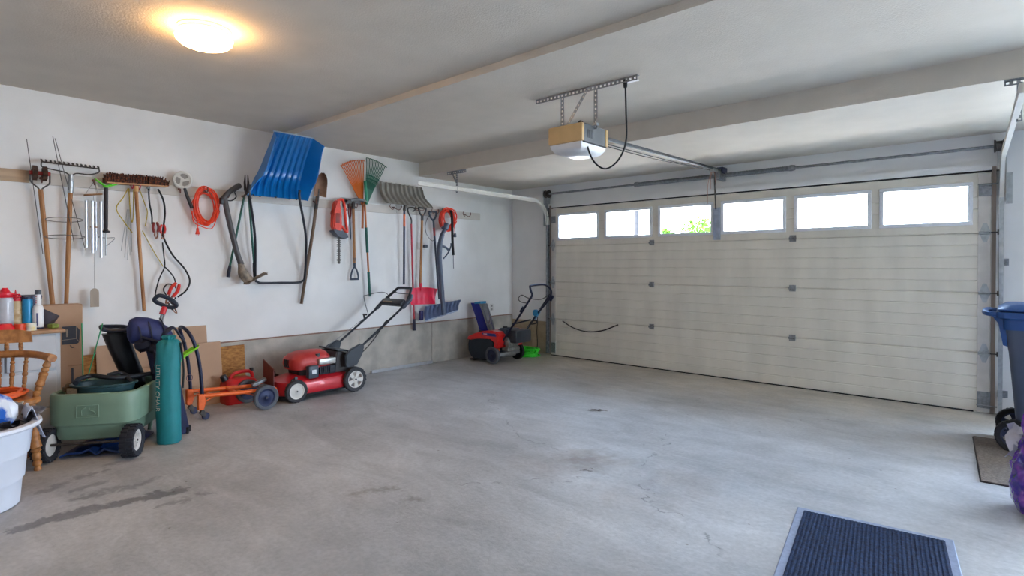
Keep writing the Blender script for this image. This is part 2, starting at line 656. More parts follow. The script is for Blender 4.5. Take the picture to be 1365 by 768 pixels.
# ---------------------------------------------------------------- the big sectional door
door = thing('door_1', 'wide off-white sectional garage door with six small windows', None, (DX0, 0.02, 0), kind='structure')
SH = 0.5335
WZ0, WZ1 = 1.706, 2.022
WX = [0.945, 1.745, 2.533, 3.327, 4.112, 4.886]
WW = 0.638


def ribbed(bm, x0, x1, z0, z1, grooves, joints=True):
    """door skin between x0 and x1: shallow V-grooves at the given heights, rounded at section joints"""
    pr = []
    if joints:
        pr += [(0.010, z0), (0.002, z0 + .006), (0, z0 + .016)]
    else:
        pr += [(0, z0)]
    for g in grooves:
        if z0 + .03 < g < z1 - .03:
            pr += [(0, g - .007), (0.005, g - .001), (0.005, g + .001), (0, g + .007)]
    if joints:
        pr += [(0, z1 - .016), (0.002, z1 - .006), (0.010, z1)]
    else:
        pr += [(0, z1)]
    pr = [(y, z) for y, z in pr] + [(0.044, z1), (0.044, z0)]
    prism(bm, [(x0, y, z) for y, z in pr], (x1 - x0, 0, 0))


for k in range(4):
    z0, z1 = k * SH + .003, (k + 1) * SH - .003
    gr = [k * SH + SH * j / 5 for j in range(1, 5)]
    b = BM()
    if k < 3:
        ribbed(b, DX0, DX1, z0, z1, gr)
        bb(b, (DX0, .012, z1 - .01), (DX1, .04, z1 + .012))
        sec = part('door_section', b, door_m, door, smooth=20)
    else:
        ribbed(b, DX0, DX1, z0, WZ0 - .01, [], False)
        ribbed(b, DX0, DX1, WZ1 + .01, z1, [], False)
        xs = [DX0] + [v for x in WX for v in (x - .01, x + WW + .01)] + [DX1]
        for i in range(0, len(xs), 2):
            ribbed(b, xs[i], xs[i + 1], WZ0 - .01, WZ1 + .01, gr, False)
        sec = part('door_section', b, door_m, door, smooth=20)
        glass = bpy.data.materials.new('window_glass')
        glass.use_nodes = True
        gt = glass.node_tree
        gt.nodes.remove(gt.nodes['Principled BSDF'])
        tr_, gl_, mx_ = gt.nodes.new('ShaderNodeBsdfTransparent'), gt.nodes.new('ShaderNodeBsdfGlossy'), gt.nodes.new('ShaderNodeMixShader')
        gl_.inputs['Roughness'].default_value = 0.02
        lw = gt.nodes.new('ShaderNodeLayerWeight')
        lw.inputs['Blend'].default_value = 0.25
        gt.links.new(lw.outputs['Fresnel'], mx_.inputs[0])
        gt.links.new(tr_.outputs[0], mx_.inputs[1])
        gt.links.new(gl_.outputs[0], mx_.inputs[2])
        gt.links.new(mx_.outputs[0], gt.nodes['Material Output'].inputs[0])
        for x in WX:
            f = BM()
            x1 = x + WW
            w = .035
            for a, c in (((x - w, WZ0 - w), (x1 + w, WZ0)), ((x - w, WZ1), (x1 + w, WZ1 + w)), ((x - w, WZ0), (x, WZ1)), ((x1, WZ0), (x1 + w, WZ1))):
                bb(f, (a[0], -0.010, a[1]), (c[0], 0.046, c[1]), bev=.004, seg=1)
            fo = part('window_frame', f, frame_white, sec)
            part('pane', bb(BM(), (x - .004, 0.018, WZ0 - .004), (x1 + .004, 0.022, WZ1 + .004)), glass, fo)
    # end stiles of every section
    for xa in (DX0, DX1 - .088):
        part('end_stile', bb(BM(), (xa, -0.004, z0 + .004), (xa + .088, 0.002, z1 - .004), bev=.0015, seg=1), M('stile_paint', '#cbc6c0', 0.5, 0.1, .06, 9), sec)
# centre hinges on the three joints
for x in (2.414, 4.068):
    for k in (1, 2, 3):
        z = k * SH
        b = BM()
        for s in (-1, 1):
            bb(b, (x - .032, -.010, z + s * .006), (x + .032, -.001, z + s * .034), bev=.002, seg=1)
            for dx in (-.02, .02):
                cyl(b, (x + dx, -.015, z + s * .022), (x + dx, -.008, z + s * .022), .005, n=6)
        cyl(b, (x - .034, -.012, z), (x + .034, -.012, z), .008, n=8)
        bb(b, (x - .034, -.026, z - .012), (x - .029, -.004, z + .012))
        bb(b, (x + .029, -.026, z - .012), (x + .034, -.004, z + .012))
        part('hinge', b, galv_dull, door)
# diamond edge hinges with rollers
for x, s in ((DX1 - .04, 1), (DX0 + .04, -1)):
    for k in (1, 2, 3):
        z = k * SH
        b = BM()
        prism(b, [(x - .036, 0, z - .012), (x - .012, 0, z - .085), (x + .012, 0, z - .085), (x + .036, 0, z - .012), (x + .036, 0, z + .012), (x + .012, 0, z + .085), (x - .012, 0, z + .085), (x - .036, 0, z + .012)], (0, -.004, 0), (0, -.004, 0))
        for dz in (-.05, .05):
            cyl(b, (x, -.014, z + dz), (x, -.006, z + dz), .007, n=6)
        cyl(b, (x - .042, -.022, z + .006), (x + .042, -.022, z + .006), .007, n=8)
        cyl(b, (x - .042, -.022, z - .010), (x + .042, -.022, z - .010), .006, n=8)
        for dx in (-.038, 0, .034):
            bb(b, (x + dx, -.032, z - .018), (x + dx + .004, -.006, z + .014))
        h = part('edge_hinge', b, galv, door)
        b = BM()
        cyl(b, (x + s * .03, -.025, z), (x + s * .085, -.025, z), .0055, n=8)
        cyl(b, (x + s * .083, -.025, z), (x + s * .098, -.025, z), .022, n=14)
        part('roller', b, steel_dark, h)
    # top and bottom fixtures
    b = BM()
    bb(b, (x - .045, -.012, 1.925), (x + .045, -.003, 2.02), bev=.002, seg=1)
    bb(b, (x - .045, -.045, 2.012), (x + .045, -.003, 2.018))
    cyl(b, (x - .05, -.03, 2.025), (x + s * .085, -.03, 2.025), .006, n=8)
    part('top_bracket', b, galv_dull, door)
    b = BM()
    bb(b, (x - .045, -.010, .045), (x + .045, -.003, .19), bev=.002, seg=1)
    cyl(b, (x - .05, -.02, .07), (x + s * .09, -.02, .07), .006, n=8)
    cyl(b, (x, -.016, .15), (x, -.008, .15), .012, n=8)
    part('bottom_bracket', b, galv_dull, door)
# operator strut between third and fourth window and rubber seal under the door
b = BM()
bb(b, (3.215, -.030, 1.61), (3.219, -.004, 1.985))
bb(b, (3.285, -.030, 1.61), (3.289, -.004, 1.985))
bb(b, (3.215, -.008, 1.61), (3.289, -.004, 1.985))
bb(b, (3.225, -.036, 1.90), (3.279, -.008, 1.965), bev=.003, seg=1)
cyl(b, (3.22, -.045, 1.935), (3.284, -.045, 1.935), .008, n=8)
part('operator_strut', b, M('blue_grey_strut_paint', '#a9b2c4', .4, .2), door)
part('bottom_seal', bb(BM(), (DX0, -0.006, 0.0), (DX1 - .11, 0.04, .012)), blackrub, door)
# sagging pull rope on the lowest section
part('pull_rope', tube(BM(), sm([(1.02, -.012, .513), (1.20, -.02, .435), (1.43, -.022, .395), (1.68, -.022, .425), (1.93, -.012, .523)], 6), .008, 6), M('dark_rope', '#2d2825', .8), door)

# ---------------------------------------------------------------- what lies outside
struct_ground = BM()
bb(struct_ground, (-30, 0.25, -0.15), (40, 14, -0.03))
solo('driveway', struct_ground, M('driveway_concrete', '#b9b4aa', .9, 0, .08, 3), 'pale concrete driveway outside the garage door', 'driveway', kind='structure', origin=(0, 0, 0))
solo('lawn', bb(BM(), (XR + .12, -16, -0.17), (40, 0.25, -0.04)), M('lawn_green', '#6a7550', .9, 0, .2, 4), kind='structure', origin=(0, 0, 0))  # unseen ground added beyond the side doorway, dark green to limit its bounce
# ================================================================ ceiling lamp
def ceiling_lamp(x, y, label, group=None):
    t = thing('ceiling_lamp', label, 'lamp', (x, y, H1))
    part('base', lathe(BM(), [(.02, 0), (.142, 0), (.144, -.012), (.136, -.016), (.138, -.030), (.128, -.034), (.130, -.046), (.05, -.050)], (x, y, H1), n=40), M('lamp_base_white', '#e9e2d8', .35, .1, .03), t)
    gm = bpy.data.materials.get('lit_lamp_glass')
    if not gm:
        gm = bpy.data.materials.new('lit_lamp_glass')
        gm.use_nodes = True
        p = gm.node_tree.nodes['Principled BSDF']
        p.inputs['Base Color'].default_value = (1, .93, .8, 1)
        p.inputs['Emission Color'].default_value = (*lin('#ffc67c'), 1)
        p.inputs['Emission Strength'].default_value = LAMP_GLOW
    part('glass_dome', lathe(BM(), [(.118, -.044), (.148, -.046), (.153, -.056), (.149, -.072), (.130, -.090), (.100, -.102), (.06, -.110), (.0, -.113)], (x, y, H1), n=40), gm, t)
    return t


LAMP_GLOW = 18.0
ceiling_lamp(2.25, -5.22, 'round ceiling lamp with lit frosted glass dome on the grey ceiling')

# ================================================================ garage door tracks
def track(side, label):
    if side < 0:
        xa, xb, ye = .752, .672, -2.36
    else:
        xa, xb, ye = 5.768, 5.868, -2.42
    t = thing('door_track', label, 'track', (xa, -.05, 0))
    zt = 2.235
    # C-shaped steel rail profile swept along its path
    def rail(pts, w=.05, d=.030):
        b = BM()
        fr = [V(p) for p in pts]
        rings = []
        sx = V((-side, 0, 0))
        for i, p in enumerate(fr):
            tg = (fr[min(i + 1, len(fr) - 1)] - fr[max(i - 1, 0)]).normalized()
            nn = tg.cross(V((1, 0, 0))).normalized()
            prof = [(-w / 2, d), (-w / 2, 0), (w / 2, 0), (w / 2, d), (w / 2 - .004, d), (w / 2 - .004, .004), (-w / 2 + .004, .004), (-w / 2 + .004, d)]
            rings.append([p + nn * a + sx * c for a, c in prof])
        skin_rings(b, rings)
        return b
    part('vertical_rail', rail([(xa, -.035, .03), (xa, -.035, 1.0), (xa, -.035, 1.90)]), galv if side > 0 else galv_dull, t)
    rr = .30
    arc = [(xa + (xb - xa) * .12 * (k / 10), -.035 - rr * (1 - math.cos(R(9 * k))), 1.90 + (zt - 1.90) * math.sin(R(9 * k))) for k in range(11)]
    xs = xa + (xb - xa) * .12
    part('horizontal_rail', rail(arc + [(xb, ye, zt + .03)], .055), white_paint, t)
    # wall brackets and flag plate
    for z in (.18, .80, 1.34):
        b = BM()
        bb(b, (xa - .02, -.03, z - .02), (xa + .02, .052, z + .02))
        bb(b, (xa - .035 * (1 if side < 0 else -1), .046, z - .03), (xa + .035 * (1 if side < 0 else -1), .051, z + .03))
        cyl(b, (xa, -.045, z), (xa, -.03, z), .008, n=6)
        part('track_bracket', b, galv_dull, t)
    b = BM()
    bb(b, (xa + side * .012, -.10, 1.88), (xa + side * .015, .05, 2.30))
    bb(b, (xa + side * .012, .046, 1.85), (xa + side * .055, .05, 2.12))
    part('flag_plate', b, galv, t)
    # perforated hanger screwed to the lowest ceiling
    xh = xa + (xb - xa) * .8
    yh = -1.765
    b = BM()
    x0 = xh - .17 if side < 0 else xh - .075
    perf(b, (x0, yh, H3 - .001), (1, 0, 0), (0, 0, -1), 10, .034, .034)
    perf(b, (x0, yh, H3 - .002), (1, 0, 0), (0, -1, 0), 10, .034, .030)
    part('ceiling_angle', b, galv_dull, t)
    b = BM()
    perf(b, (xh + .012, yh + .004, H3 - .02), (0, 0, -1), (-1, 0, 0), 8, .031, .028)
    part('hanger_strap', b, galv_dull, t)
    b = BM()
    d = V((.105 * (-1), 0, .17))
    if side < 0:
        perf(b, (xh - .005, yh - .006, zt + .09), d.normalized(), V((.8, 0, .5)), 6, .030, .022)
        part('brace', b, galv_dull, t)
    return t


track(-1, 'left garage door track with white horizontal rail over the snow shovels')
track(1, 'right garage door track beside the dark blue wheeled bin')

# ================================================================ torsion bar
t = thing('torsion_bar', 'steel torsion bar with two long springs above the garage door', 'spring bar', (3.3, -.09, 2.34))
zb, yb = 2.34, -.09
part('shaft', cyl(BM(), (.76, yb, zb), (5.80, yb, zb), .0135, n=12), galv_dull, t)


def spring(x0, x1):
    b = BM()
    n = int((x1 - x0) / .012)
    cyl(b, (x0, yb, zb), (x1, yb, zb), .022, n=12)
    pts = []
    for k in range(n * 8 + 1):
        a = 2 * math.pi * k / 8
        pts.append((x0 + (x1 - x0) * k / (n * 8), yb + .024 * math.cos(a), zb + .024 * math.sin(a)))
    tube(b, pts, .0045, 4)
    return b


part('spring', spring(2.27, 3.24), galv_dull, t)
part('spring', spring(3.38, 4.06), galv_dull, t)
for x in (2.25, 4.08):
    part('winding_cone', lathe(BM(), [(.0135, -.03), (.03, -.03), (.032, 0), (.026, .03), (.0135, .03)], (x, yb, zb), (1, 0, 0), 14), galv_dull, t)
b = BM()
bb(b, (3.29, yb - .05, zb - .05), (3.33, yb + .136, zb + .05), bev=.004, seg=1)
part('centre_bracket', b, galv_dull, t)
for x, s in ((.80, -1), (5.735, 1)):
    part('cable_drum', lathe(BM(), [(.02, -.035), (.055, -.035), (.055, -.025), (.043, -.018), (.043, .02), (.058, .026), (.058, .036), (.02, .036)], (x, yb, zb), (1, 0, 0), 22), steel_dark, t)
    b = BM()
    bb(b, (x + s * .045, yb - .04, zb - .05), (x + s * .05, yb + .136, zb + .05))
    part('bearing_plate', b, galv, t)
    part('lift_cable', cyl(BM(), (x - s * .01, yb - .04, zb), (x + s * .015, -.02, .10), .002, n=5), steelwire, t)

# ================================================================ opener
t = thing('door_opener', 'ceiling hung garage door opener with tan lens covers and black cord', 'opener', (3.335, -2.95, 2.15))
b = BM()
perf(b, (2.93, -2.965, H2 - .001), (1, 0, 0), (0, 0, -1), 26, .0352, .036)
perf(b, (2.93, -2.965, H2 - .001), (1, 0, 0), (0, 1, 0), 26, .0352, .036)
part('ceiling_angle', b, galv_dull, t)
for x, l in ((3.20, .29), (3.505, .30)):
    b = BM()
    perf(b, (x - .017, -2.968, H2 - .03), (0, 0, -1), (1, 0, 0), 9, l / 9, .032)
    part('hanger_strap', b, galv_dull, t)
b = BM()
perf(b, (3.225, -2.972, H2 - .27), V((.19, 0, .25)), V((.25, 0, -.19)), 9, .035, .026)
part('brace', b, galv, t)
opener_tan = M('tan_lens_plastic', '#c9a877', .45, 0, .06, 8)
opener_grey = M('opener_grey_steel', '#6f7275', .5, .4, .1, 8)
b = BM()
bb(b, (3.185, -3.09, 2.215), (3.483, -2.80, 2.352), bev=.006, seg=1)
box(b, (3.33, -2.95, 2.356), (.16, .20, .012), bev=.004)
for k in range(5):
    bb(b, (3.482, -3.04 + k * .016, 2.25), (3.486, -3.032 + k * .016, 2.31))
part('motor_housing', b, opener_grey, t)
for y0, y1 in ((-3.125, -3.088), (-2.802, -2.765)):
    part('end_cover', bb(BM(), (3.178, y0, 2.218), (3.490, y1, 2.352), bev=.012, seg=2), opener_tan, t)
b = BM()
rings = []
for z, dx, dy in ((2.216, 0, 0), (2.19, .004, .006), (2.155, .03, .03), (2.143, .06, .05)):
    rings.append([(3.19 + dx, -3.115 + dy, z), (3.478 - dx, -3.115 + dy, z), (3.478 - dx, -2.785 - dy, z), (3.19 + dx, -2.785 - dy, z)])
skin_rings(b, rings)
part('light_lens', b, M('white_lens', '#dcdee2', .3, 0, .02), t)
b = BM()
bb(b, (3.185, -3.10, 2.210), (3.484, -2.79, 2.219))
part('lens_trim', b, blackpl, t)
for x in (3.20, 3.505):
    part('mount_tab', bb(BM(), (x - .017, -2.985, 2.345), (x + .017, -2.95, 2.365)), galv, t)
# rail, belt and trolley out to the header
b = BM()
A, Bq = V((3.40, -2.78, 2.315)), V((3.312, -.02, 2.405))
prism(b, [A + V((-.012, 0, -.012)), A + V((.012, 0, -.012)), A + V((.012, 0, .012)), A + V((-.012, 0, .012))], Bq - A)
part('rail', b, M('dark_rail_zinc', '#5e6164', .5, .7, .2, 40), t)
b = BM()
for dx in (-.02, .03):
    tube(b, sm([A + V((dx, .02, -.05)), A.lerp(Bq, .35) + V((dx, 0, -.055)), A.lerp(Bq, .86) + V((0, 0, -.03))], 5), .0035, 5)
part('belt', b, blackrub, t)
C_ = A.lerp(Bq, .90)
b = BM()
box(b, C_ + V((0, 0, -.02)), (.055, .12, .035), bev=.006)
part('trolley', b, galv, t)
b = BM()
bb(b, (3.275, -.09, 2.37), (3.345, .05, 2.44), bev=.004, seg=1)
part('header_bracket', b, M('blue_black_bracket', '#2b3450', .5, .3), t)
b = BM()
tube(b, sm([C_ + V((.0, .04, -.03)), V((3.27, -.13, 2.25)), V((3.255, -.06, 1.96))], 8), .010, 6, flat=(1, .5))
part('door_arm', b, steel_dark, t)
rope = M('red_pull_rope', '#b98a78', .8)
for dx, ln in ((-.05, .36), (-.02, .20), (.03, .16)):
    part('release_cord', tube(BM(), sm([C_ + V((dx * .3, -.02, -.03)), C_ + V((dx, -.03, -.03 - ln * .4)), C_ + V((dx * 1.2, -.02, -.03 - ln))], 5), .0028, 5), rope, t)
# power cord to the ceiling outlet
b = BM()
tube(b, sm([(3.742, -2.95, 2.62), (3.748, -2.95, 2.42), (3.755, -2.96, 2.20), (3.70, -2.97, 2.07), (3.60, -2.98, 2.015), (3.51, -2.99, 2.07), (3.47, -3.02, 2.18), (3.468, -3.06, 2.33), (3.44, -3.07, 2.372), (3.40, -3.05, 2.362)], 8), .0065, 6)
lathe(b, [(.004, -.03), (.013, -.025), (.016, .018), (.016, .03)], (3.742, -2.95, 2.61), n=10)
part('power_cord', b, blackrub, t)
b = BM()
bb(b, (3.69, -2.93, H2 - .008), (3.80, -2.85, H2), bev=.003)
bb(b, (3.715, -2.96, H2 - .018), (3.77, -2.925, H2 - .001), bev=.004)
part('ceiling_outlet', b, whitepl, t)
# ================================================================ boards and hooks on the left wall
bare = M('bare_board_wood', '#b39a80', .75, 0, .15, 5, .1, 50, (1, .5, 6))
white_board = M('white_painted_board', '#cfc9c2', .7, 0, .06, 6)
solo('tool_board', bb(BM(), (.001, YB + .02, 1.962), (.021, -5.715, 2.058), bev=.002, seg=1), bare, 'bare wood hanging board at the left end of the tool wall', 'board', 'boards of the tool wall')
solo('tool_board', bb(BM(), (.001, -5.712, 1.958), (.021, -2.18, 2.054), bev=.002, seg=1), white_board, 'long white painted hanging board behind the rakes and blue scoop', 'board', 'boards of the tool wall')
solo('tool_board', bb(BM(), (.001, -2.176, 1.968), (.021, -.68, 2.068), bev=.002, seg=1), white_board, 'white painted hanging board behind the snow shovels near the corner', 'board', 'boards of the tool wall')

hook_m = M('rusty_hook_steel', '#7a5248', .5, .6, .2, 30)


def hook(y, z, label, reach=.10, mat=None, tilt=0.0, group=None):
    b = BM()
    tube(b, sm([(.021, y, z + .02), (.04, y + tilt * .2, z + .005), (.04 + reach * .5, y + tilt * .6, z - .02), (.03 + reach, y + tilt, z), (.03 + reach, y + tilt, z + .035)], 4), .0045, 6)
    lathe(b, [(.012, 0), (.012, .003), (.006, .006)], (.021, y, z + .02), (1, 0, 0), 8)
    return solo('wall_hook', b, mat or hook_m, label, 'hook', group or 'hooks along the tool wall')


def hook2(y, z, label, mat=None, w=.09):
    """screw hook with two upturned arms, one to each side"""
    b = BM()
    cyl(b, (.021, y, z), (.06, y, z), .006, n=8)
    for s in (-1, 1):
        tube(b, sm([(.055, y, z), (.08, y + s * .02, z - .022), (.09, y + s * w * .6, z - .030), (.095, y + s * w, z), (.095, y + s * w * .9, z + .03)], 4), .0045, 6)
    return solo('wall_hook', b, mat or hook_m, label, 'hook', 'hooks along the tool wall')


def d_grip(b, top, ax, w, h, r=.012):
    """D-shaped hand grip: neck at top-centre point 'top', opening along +ax direction, cross bar w wide (along y)"""
    top, ax = V(top), V(ax).normalized()
    s = V((0, 1, 0))
    s = (s - ax * s.dot(ax)).normalized()
    tube(b, sm([top, top + ax * h * .35 + s * w * .32, top + ax * h * .8 + s * w * .5, top + ax * h + s * w * .46], 5), r, 8)
    tube(b, sm([top, top + ax * h * .35 - s * w * .32, top + ax * h * .8 - s * w * .5, top + ax * h - s * w * .46], 5), r, 8)
    cyl(b, top + ax * h + s * w * .52, top + ax * h - s * w * .52, r * 1.15, n=10)
    return b


# ---------------------------------------------------------------- rotary edger
t = thing('rotary_cultivator', 'wood handled cultivator with two rusty spiked wheels and red hub', 'cultivator', (.08, -5.62, .99))
part('handle', tube(BM(), [(.085, -5.657, 1.91), (.075, -5.62, 1.45), (.06, -5.583, .995)], .0165, 10), woodh, t)
rust = M('rusty_iron', '#5a3c2c', .7, .4, .3, 30, hex2='#3a2a24')
b = BM()
for s, yy in ((-1, -5.722), (1, -5.60)):
    tube(b, sm([(.085, -5.657, 1.86), (.088, -5.657 + s * .012, 1.915), (.092, -5.657 + s * .052, 1.955), (.095, yy, 1.99), (.095, yy, 2.045)], 5), .006, 6)
part('fork', b, steel_dark, t)
for yy in (-5.692, -5.632):
    b = BM()
    pts = []
    for k in range(20):
        a = 2 * math.pi * k / 20
        r = .058 if k % 2 else .044
        pts.append((.095 + r * math.cos(a), yy - .014, 2.035 + r * math.sin(a)))
    prism(b, pts, (0, .028, 0))
    part('spiked_wheel', b, rust, t)
part('hub', cyl(BM(), (.095, -5.725, 2.035), (.095, -5.597, 2.035), .016, n=10), M('red_hub', '#a02b28', .5, .2), t)
hook(-5.645, 1.985, 'rusty hook holding up the spiked cultivator', .05)

# ---------------------------------------------------------------- bow rake
t = thing('bow_rake', 'wood handled steel bow rake with its toothed head up', 'rake', (.07, -5.49, 1.0))
part('handle', tube(BM(), [(.085, -5.468, 1.955), (.07, -5.482, 1.45), (.055, -5.496, .995)], [.0165, .0165, .0145], 10), woodh, t)
b = BM()
cyl(b, (.086, -5.466, 2.0), (.084, -5.469, 1.90), .0195, n=12)
cyl(b, (.088, -5.466, 2.05), (.086, -5.466, 1.99), .0145, n=10)
part('ferrule', b, galv, t)
b = BM()
tube(b, [(.10, -5.656, 2.128), (.10, -5.275, 2.118)], .0065, 6)
for s, yy, zz in ((-1, -5.652, 2.126), (1, -5.279, 2.118)):
    tube(b, sm([(.088, -5.466, 2.03), (.09, -5.466 + s * .035, 2.062), (.095, -5.466 + s * .12, 2.075 - (.012 if s > 0 else 0)), (.10, yy + s * -.004, 2.088), (.10, yy, zz)], 6), .0055, 6)
part('rake_head', b, steel_dark, t)
for k in range(14):
    y = -5.65 + k * .0283
    z = 2.128 - k * .00072
    part('tooth', tube(BM(), [(.104, y, z - .004), (.098, y, z + .012), (.07, y, z + .022), (.035, y + .004, z + .020)], [.006, .0075, .006, .003], 6), steel_dark, t)
hook(-5.46, 2.01, 'rusty hook under the bow rake head', .05)

# ---------------------------------------------------------------- tomato cage
t = thing('tomato_cage', 'thin wire tomato cage hung upside down behind the bow rake', 'plant cage', (.17, -5.52, 1.45))
for a, c in (((.10, -5.74, 2.292), (.05, -5.64, 1.40)), ((.22, -5.60, 2.315), (.31, -5.49, 1.50)), ((.12, -5.57, 2.321), (.07, -5.37, 1.44))):
    a, c = V(a), V(c)
    part('cage_leg', tube(BM(), [a, a.lerp(c, .5), c], .0028, 5), steelwire, t)
for cy, cz, ry in ((-5.522, 1.675, .118), (-5.518, 1.538, .125)):
    pts = [(.165 + .115 * math.cos(2 * math.pi * k / 28), cy + ry * math.sin(2 * math.pi * k / 28), cz + .012 * math.cos(2 * math.pi * k / 28)) for k in range(28)]
    part('cage_ring', tube(BM(), pts, .0028, 5, closed=True), steelwire, t)

# ---------------------------------------------------------------- wind chime
t = thing('wind_chime', 'wind chime with wooden disc, silver tubes and hanging wooden sail', 'wind chime', (.10, -5.315, .96))
chw = M('chime_wood', '#9b7350', .6, 0, .15, 10)
hk = V((.075, -5.303, 2.025))
b = BM()
lathe(b, [(.0, 0), (.062, 0), (.066, .006), (.062, .013), (.0, .013)], (.095, -5.318, 1.893), (.05, -.16, 1), 24)
part('top_disc', b, chw, t)
part('clapper', lathe(BM(), [(0, 0), (.028, 0), (.028, .009), (0, .009)], (.095, -5.315, 1.625), (0, 0, 1), 18), chw, t)
cord_m = M('dark_twine', '#4c4642', .8)
b = BM()
for k in range(3):
    a = 2 * math.pi * k / 3 + .4
    tube(b, [hk, (.095 + .05 * math.cos(a), -5.318 + .05 * math.sin(a), 1.905)], .0016, 4)
tube(b, [(.095, -5.318, 1.89), (.095, -5.315, 1.12)], .0012, 4)
part('strings', b, cord_m, t)
alu = M('brushed_aluminium', '#c9ccd2', .3, .8, .05, 20)
for k, (dy, dx, z0) in enumerate(((-.052, .015, 1.46), (-.014, .035, 1.415), (.046, .02, 1.375), (.022, -.04, 1.44))):
    b = BM()
    cyl(b, (.095 + dx, -5.318 + dy, 1.845), (.095 + dx, -5.318 + dy, z0), .0105, n=12)
    cyl(b, (.095 + dx, -5.318 + dy, 1.895), (.095 + dx, -5.318 + dy, 1.845), .001, n=4)
    part('chime_tube', b, alu, t)
b = BM()
o = [(.095, -5.345, .965), (.095, -5.285, .965), (.095, -5.285, 1.085)]
o += [(.095, -5.315 + .03 * math.cos(R(a)), 1.085 + .036 * math.sin(R(a))) for a in range(20, 180, 20)]
o += [(.095, -5.345, 1.085)]
prism(b, o, (.006, 0, 0))
part('wind_sail', b, M('grey_sail_wood', '#a89c8e', .7, 0, .12, 12, stretch=(1, 1, .2)), t)
hook(-5.303, 2.005, 'small rusty hook over the wind chime', .045)

# ---------------------------------------------------------------- black handled rod with green clip
t = thing('garden_sprinkler_stake', 'black tubed garden stake with bright green clip and steel rod', 'garden stake', (.06, -5.225, 1.40))
part('sleeve', tube(BM(), [(.06, -5.223, 1.975), (.06, -5.226, 1.63)], .0155, 12), M('black_sleeve', '#241d22', .5, 0, .15, 20), t)
part('steel_rod', cyl(BM(), (.06, -5.226, 1.64), (.06, -5.228, 1.395), .005, n=8), galv, t)
part('collar', lathe(BM(), [(.006, -.012), (.03, -.006), (.032, .004), (.018, .012), (.012, .04), (.006, .04)], (.06, -5.226, 1.598), n=20), blackpl, t)
b = BM()
tube(b, sm([(.06, -5.226, 1.545), (.06, -5.275, 1.548), (.075, -5.27, 1.556)], 4), .0035, 5)
tube(b, [(.06, -5.226, 1.545), (.06, -5.165, 1.55), (.06, -5.162, 1.54), (.06, -5.222, 1.475)], .0035, 5)
part('step_bar', b, galv_dull, t)
limeg = M('lime_green_plastic', '#63d62a', .4, 0, .1, 10)
b = BM()
lathe(b, [(.016, -.008), (.021, -.004), (.021, .008), (.016, .012)], (.06, -5.223, 1.978), n=16)
for a, (dy, dz) in enumerate(((-.085, .065), (-.05, .04), (.05, .035), (.085, .03))):
    pts = [V((.06, -5.223, 1.98)), V((.07, -5.223 + dy * .5, 1.98 + dz * .4)), V((.06, -5.223 + dy, 1.98 + dz))]
    tube(b, sm(pts, 4), [.008] * 8 + [.003], 6, flat=(1, .5))
part('clip', b, limeg, t)

# ---------------------------------------------------------------- push broom
t = thing('push_broom', 'wide push broom hung bristles up with long pale wooden handle', 'broom', (.08, -4.99, .90))
part('handle', tube(BM(), [(.085, -5.012, 2.0), (.075, -4.985, 1.5), (.06, -4.947, .905)], .0145, 10), woodh, t)
b = BM()
prism(b, [(.045, -5.225, 2.004), (.045, -4.77, 2.019), (.045, -4.77, 2.031), (.045, -5.225, 2.016)], (.07, 0, 0))
part('broom_block', b, M('broom_block_wood', '#b98a60', .6, 0, .1, 8), t)
b = BM()
rr = random.Random(3)
for i in range(46):
    for j in range(6):
        y = -5.24 + i * .0106
        x = .05 + j * .012
        z = 2.012 + (y + 5.24) * .031
        h = .080 * min(1, (i + 3) / 5, (49 - i) / 9)
        tube(b, [(x, y, z), (x + rr.uniform(-.012, .012) + (j - 2.5) * .003, y + rr.uniform(-.012, .012), z + h + rr.uniform(-.012, .008))], [.0062, .0048], 4)
part('bristles', b, M('dark_brown_bristle', '#2a1712', .8, 0, .3, 60, hex2='#8a4420', thr=(.45, .7)), t, kind='stuff')
part('collar', cyl(BM(), (.085, -5.012, 2.004), (.085, -5.008, 1.955), .020, n=12), M('broom_socket', '#c89a62', .5), t)
for y in (-5.035, -4.982):
    hook(y, 2.0, 'pinkish red hook under the push broom block, ' + ('left of its handle' if y < -5 else 'right of its handle'), .075, M('pink_hook_coating', '#c0344a', .4))

# ---------------------------------------------------------------- ropes and wires
yel = M('yellow_twine', '#b9a13a', .8, 0, .15, 30)
t = thing('yellow_twine', 'loose loops of yellow twine hanging behind the broom handle', 'twine', (.04, -5.07, 1.55))
b = BM()
tube(b, sm([(.03, -5.055, 1.985), (.04, -5.095, 1.90), (.045, -5.147, 1.80), (.04, -5.09, 1.69), (.04, -5.03, 1.60)], 6), .0045, 5)
part('strand', b, yel, t)
b = BM()
tube(b, sm([(.03, -5.05, 1.985), (.04, -5.047, 1.85), (.04, -5.037, 1.72), (.045, -5.03, 1.69), (.04, -5.02, 1.76), (.03, -5.015, 1.97)], 6), .0045, 5)
part('strand', b, yel, t)
b = BM()
tube(b, sm([(.03, -4.97, 1.985), (.04, -4.93, 1.85), (.045, -4.915, 1.78), (.04, -4.93, 1.66)], 6), .004, 5)
tube(b, sm([(.03, -4.95, 1.62), (.035, -4.87, 1.45), (.04, -4.79, 1.30)], 5), .004, 5)
part('strand', b, yel, t)
t = thing('wire_stakes', 'bundle of thin pale wire stakes hanging left of the broom handle', 'wire stakes', (.03, -5.05, 1.38))
for dy, l in ((-.06, .36), (-.035, .42), (-.015, .44), (.005, .40), (.02, .37)):
    part('wire', tube(BM(), [(.035, -5.045 + dy * .3, 1.80), (.03, -5.05 + dy, 1.80 - l)], .0022, 5), M('pale_wire', '#a8a9ae', .4, .6), t)

